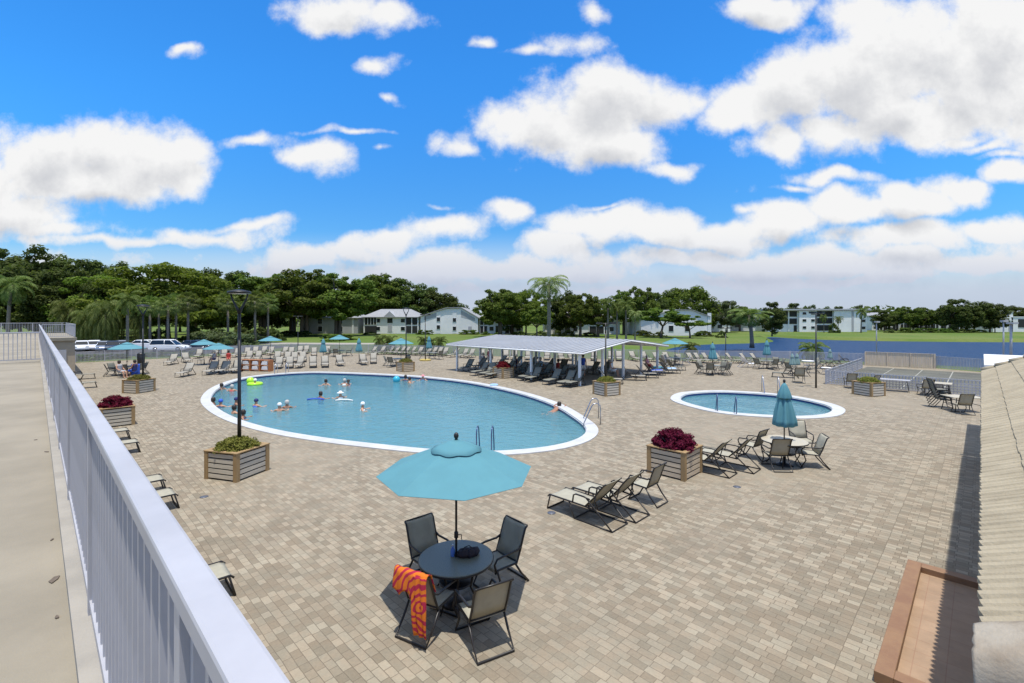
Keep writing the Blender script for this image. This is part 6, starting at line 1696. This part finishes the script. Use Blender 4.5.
S_ = [
 (221.5, 389.5, 'spread', 'skin', M['hair'], 0, None, 'dark haired bather at the upper left pool rim, left one of two'),
 (232, 391, 'spread', 'skin', M['hair_grey'], 0, M['red'], 'bather in reddish swimwear right of the one at upper left rim'),
 (255, 384.5, 'float', 'skin', M['whitecloth'], 1, M['lime'], 'bather with white cap leaning back in the lime float ring'),
 (213.5, 405, 'spread', 'skin_tan', M['hair'], 0, None, 'dark haired bather hugging the leftmost pool rim'),
 (220.5, 407, 'spread', 'skin', M['blue'], 1, M['navy'], 'bather in blue cap at the left pool rim'),
 (236, 405, 'spread', 'skin_tan', M['navy'], 1, M['navy'], 'bather in navy cap just left behind the nearest lamp post'),
 (234, 413.5, 'spread', 'skin', M['hair'], 0, None, 'bather at lower left rim just left of the nearest lamp post'),
 (243, 418.5, 'spread', 'skin_tan', M['hair'], 0, M['navy'], 'dark clad bather at the rim right of the nearest lamp post'),
 (256, 406.5, 'spread', 'skin', M['navy'], 1, M['blue'], 'bather in navy cap right of the nearest lamp post'),
 (279.5, 411, 'spread', 'skin', M['whitecloth'], 1, None, 'bather in white cap, left one of the pair in the left half'),
 (287, 408, 'spread', 'skin_tan', M['hair_grey'], 0, None, 'brown haired bather, right one of the pair in the left half'),
 (326, 385, 'spread', 'skin', M['hair'], 0, None, 'dark haired bather alone in the upper middle of the pool'),
 (344.5, 384.5, 'spread', 'skin', M['hair_grey'], 0, M['whitecloth'], 'pale bather, left one of the close upper pair'),
 (348.5, 385.5, 'spread', 'skin_tan', M['hair'], 2, M['pink'], 'bather in pink with hat, right one of the close upper pair'),
 (320.5, 398.5, 'spread', 'skin_tan', M['hair'], 0, M['blue'], 'bather in royal blue top in the middle of the pool'),
 (340.5, 398, 'spread', 'skin', M['whitecloth'], 2, M['whitecloth'], 'bather in white sun hat and top in the middle of the pool'),
 (362.5, 410, 'spread', 'skin', M['whitecloth'], 1, M['whitecloth'], 'bather in white cap nearest to the pool centre'),
 (405.5, 380.5, 'spread', 'skin_tan', M['hair'], 0, M['navy'], 'dark haired bather by the far rim behind the orange one'),
 (409.5, 382.5, 'spread', 'skin', M['hair'], 0, M['orange'], 'bather in orange swimwear by the far rim'),
 (423, 380, 'spread', 'skin', M['pink'], 2, M['lightblue'], 'bather in pale blue top and pink hat by the far rim'),
]
for a in S_: swimmer(*a)
# bather leaning on the rim at right with legs trailing
V = [(-.30, 0, -.08), (-.1, 0, -.03), (.12, 0, .06), (.22, 0, .12), (.28, 0, .19), (.31, 0, .28), (.40, 0, .25)]
E = [(0, 1), (1, 2), (2, 3), (3, 4), (4, 5), (5, 6)]; Rr = [(.14, .10), (.14, .10), (.15, .10), .06, .07, .09, .02]
for s_ in (-1, 1):
    b0 = len(V); V += [(.16, s_ * .18, .06), (.26, s_ * .30, .10), (.46, s_ * .30, .17), (.56, s_ * .2, .18)]; E += [(2, b0), (b0, b0 + 1), (b0 + 1, b0 + 2), (b0 + 2, b0 + 3)]; Rr += [.055, .045, .038, .035]
    b0 = len(V); V += [(-.42, s_ * .09, -.10), (-.80, s_ * .14, -.10), (-1.18, s_ * .13, -.07), (-1.30, s_ * .14, -.06)]; E += [(0, b0), (b0, b0 + 1), (b0 + 1, b0 + 2), (b0 + 2, b0 + 3)]; Rr += [.085, .06, .04, .03]
pr_ = thing('person', 'dark haired bather resting arms on the right pool rim with legs trailing', 'person', G(556.5, 409.5, -.10), R(55), 'bathers in the main pool')
o = bpy.data.objects.new('body', skin_mesh('person_body', V, E, Rr, M['skin_tan'], 0, 2)); col.objects.link(o); o.parent = pr_
head_bits(pr_, (.31, 0, .25), M['hair'], 0); mb = MB(); mb.lathe([(.16, -.05), (.165, .0), (.15, .05)], 12, (-.32, 0, -.09), mod=lambda a, i: 1 - .2 * abs(math.cos(a))); mb.build('swimwear', M['navy'], pr_, True)
# floats
mb = MB(); mb.tube(arc((0, 0, 0), .40, 0, 2 * math.pi * 19 / 20, 19, (1, 0, 0), (0, 1, 0)), .12, 10, closed=True); o = mb.build('swim_float', M['lime'], None); o.location = G(255, 384.5, -.13) + Vector((0, 0, .04)); tag(o, 'lime green inflatable float ring in the left part of the pool', 'pool float')
for (px, py, m, lab) in ((250.5, 383, M['lime'], 'small lime green ball beside the lime float ring'), (396.5, 381.5, M['aqua_vinyl'], 'aqua blue ball floating by the far pool rim')):
    mb = MB(); mb.lathe([(.27 * math.sin(math.pi * i / 12) + 1e-5, -.27 * math.cos(math.pi * i / 12)) for i in range(13)], 20); o = mb.build('beach_ball', m, None); o.location = G(px, py, -.13) + Vector((0, 0, .15)); tag(o, lab, 'ball')
    m2 = MB(); m2.lathe([(.001, .275), (.03, .272), (.035, .262)], 10); m2.build('valve', M['whitecloth'], o)
for (px, py, m, lab) in ((344, 401, M['whitecloth'], 'white foam noodle held by the bather in white hat'), (315.5, 400, M['blue'], 'royal blue foam noodle left of the bather in royal blue')):
    mb = MB(); mb.tube([(-.5, 0, 0), (-.2, .12, .03), (.2, .12, .03), (.5, 0, 0)], .04, 8); o = mb.build('foam_noodle', m, None); o.location = G(px, py, -.13) + Vector((0, 0, .03)); tag(o, lab, 'pool noodle')
# people on the deck: sitting and standing
def sit_mesh(m):
    V = [(0, 0, .52), (-.06, 0, .78), (-.10, 0, 1.0), (-.10, 0, 1.09), (-.08, 0, 1.16), (-.06, 0, 1.28), (.03, 0, 1.24)]
    E = [(0, 1), (1, 2), (2, 3), (3, 4), (4, 5), (5, 6)]; Rr = [(.17, .12), (.15, .11), (.15, .09), .06, .075, .092, .02]
    for s_ in (-1, 1):
        b0 = len(V); V += [(-.09, s_ * .18, .99), (-.02, s_ * .24, .74), (.20, s_ * .20, .64), (.28, s_ * .17, .63)]; E += [(2, b0), (b0, b0 + 1), (b0 + 1, b0 + 2), (b0 + 2, b0 + 3)]; Rr += [.06, .045, .036, .032]
        b0 = len(V); V += [(.06, s_ * .09, .50), (.44, s_ * .11, .50), (.50, s_ * .11, .08), (.62, s_ * .12, .04)]; E += [(0, b0), (b0, b0 + 1), (b0 + 1, b0 + 2), (b0 + 2, b0 + 3)]; Rr += [.09, .065, .042, .035]
    return skin_mesh('person_body', V, E, Rr, m, 0, 2)
def stand_mesh(m):
    V = [(0, 0, .95), (.0, 0, 1.18), (0, 0, 1.40), (0, 0, 1.49), (.01, 0, 1.56), (.02, 0, 1.68), (.11, 0, 1.64)]
    E = [(0, 1), (1, 2), (2, 3), (3, 4), (4, 5), (5, 6)]; Rr = [(.16, .11), (.14, .10), (.16, .10), .06, .075, .092, .02]
    for s_ in (-1, 1):
        b0 = len(V); V += [(0, s_ * .19, 1.38), (-.02, s_ * .24, 1.10), (.06, s_ * .25, .86), (.08, s_ * .25, .76)]; E += [(2, b0), (b0, b0 + 1), (b0 + 1, b0 + 2), (b0 + 2, b0 + 3)]; Rr += [.06, .045, .036, .035]
        b0 = len(V); V += [(0, s_ * .10, .86), (.02, s_ * .11, .48), (-.01, s_ * .12, .08), (.12, s_ * .13, .04)]; E += [(0, b0), (b0, b0 + 1), (b0 + 1, b0 + 2), (b0 + 2, b0 + 3)]; Rr += [.09, .065, .042, .036]
    return skin_mesh('person_body', V, E, Rr, m, 0, 2)
SIT = {t: sit_mesh(M[t]) for t in ('skin', 'skin_tan')}; STD = {t: stand_mesh(M[t]) for t in ('skin', 'skin_tan')}
def dressed(kind, px, py, rz, tone, shirt, shorts, hairm, label, cap=0):
    th = thing('person', label, 'person', G(px, py), rz, 'people on the pool deck')
    o = bpy.data.objects.new('body', (SIT if kind == 'sit' else STD)[tone]); col.objects.link(o); o.parent = th
    if kind == 'sit':
        head_bits(th, (-.06, 0, 1.25), hairm, cap)
        mb = MB(); mb.lathe([(.19, .50), (.185, .62), (.18, .78), (.19, .92), (.20, 1.0), (.12, 1.06), (.07, 1.07)], 16, (-.055, 0, 0), mod=lambda a, i: 1 - .25 * abs(math.cos(a)) ** 2)
        mb.build('shirt', shirt, th, True)
        for s_ in (-1, 1): m2 = MB(); m2.tube([(.0, s_ * .085, .51), (.36, s_ * .11, .505)], [.12, .095], 10); m2.build('shorts_leg', shorts, th)
    else:
        head_bits(th, (.02, 0, 1.65), hairm, cap)
        mb = MB(); mb.lathe([(.19, .88), (.175, 1.05), (.18, 1.22), (.21, 1.36), (.20, 1.42), (.08, 1.475)], 16, (0, 0, 0), mod=lambda a, i: 1 - .28 * abs(math.cos(a)) ** 2); mb.build('shirt', shirt, th, True)
        for s_ in (-1, 1): m2 = MB(); m2.tube([(0, s_ * .085, .93), (.02, s_ * .11, .52)], [.115, .095], 10); m2.build('shorts_leg', shorts, th)
    return th
dressed('sit', 482.5, 367, R(-120), 'skin', M['whitecloth'], M['navy'], M['hair_grey'], 'person in white shirt seated under the left end of the pavilion')
dressed('stand', 489.5, 366, R(-80), 'skin_tan', M['pink'], M['whitecloth'], M['hair'], 'person in pink top standing under the left end of the pavilion')
dressed('sit', 515, 371.5, R(-100), 'skin', M['navy'], M['navy'], M['hair'], 'person in navy seated on the shaded loungers beyond the burgundy plant')
dressed('sit', 541, 373.5, R(-60), 'skin', M['lightblue'], M['bgrey'], M['hair_grey'], 'grey haired person in pale blue seated mid pavilion')
dressed('sit', 557.5, 376, R(-140), 'skin_tan', M['red'], M['navy'], M['hair'], 'person in red seated under the pavilion middle')
dressed('stand', 583, 376, R(-90), 'skin', M['blue'], M['whitecloth'], M['hair'], 'person in royal blue top standing behind the front right pavilion post')
dressed('sit', 612, 376.5, R(-30), 'skin', M['whitecloth'], M['whitecloth'], M['hair_grey'], 'person in white seated under the right end of the pavilion')
dressed('sit', 647.5, 371, R(-40), 'skin', M['pink'], M['red'], M['hair_grey'], 'person in pink seated by the blue towels right of the pavilion')
dressed('sit', 214, 364, R(-100), 'skin', M['bgrey'], M['navy'], M['hair_grey'], 'grey haired person seated behind the loungers at the left pool edge')
dressed('sit', 228.5, 363.5, R(-60), 'skin_tan', M['red'], M['red'], M['hair'], 'person in red seated behind the loungers left of the lamp post')
dressed('sit', 120, 378, R(-10), 'skin', M['bgrey'], M['bgrey'], M['hair'], 'person in grey seated at the umbrella table nearest the cars')
dressed('sit', 134, 377, R(170), 'skin_tan', M['navy'], M['blue'], M['hair'], 'person in navy seated at the right of the umbrella table nearest the cars')
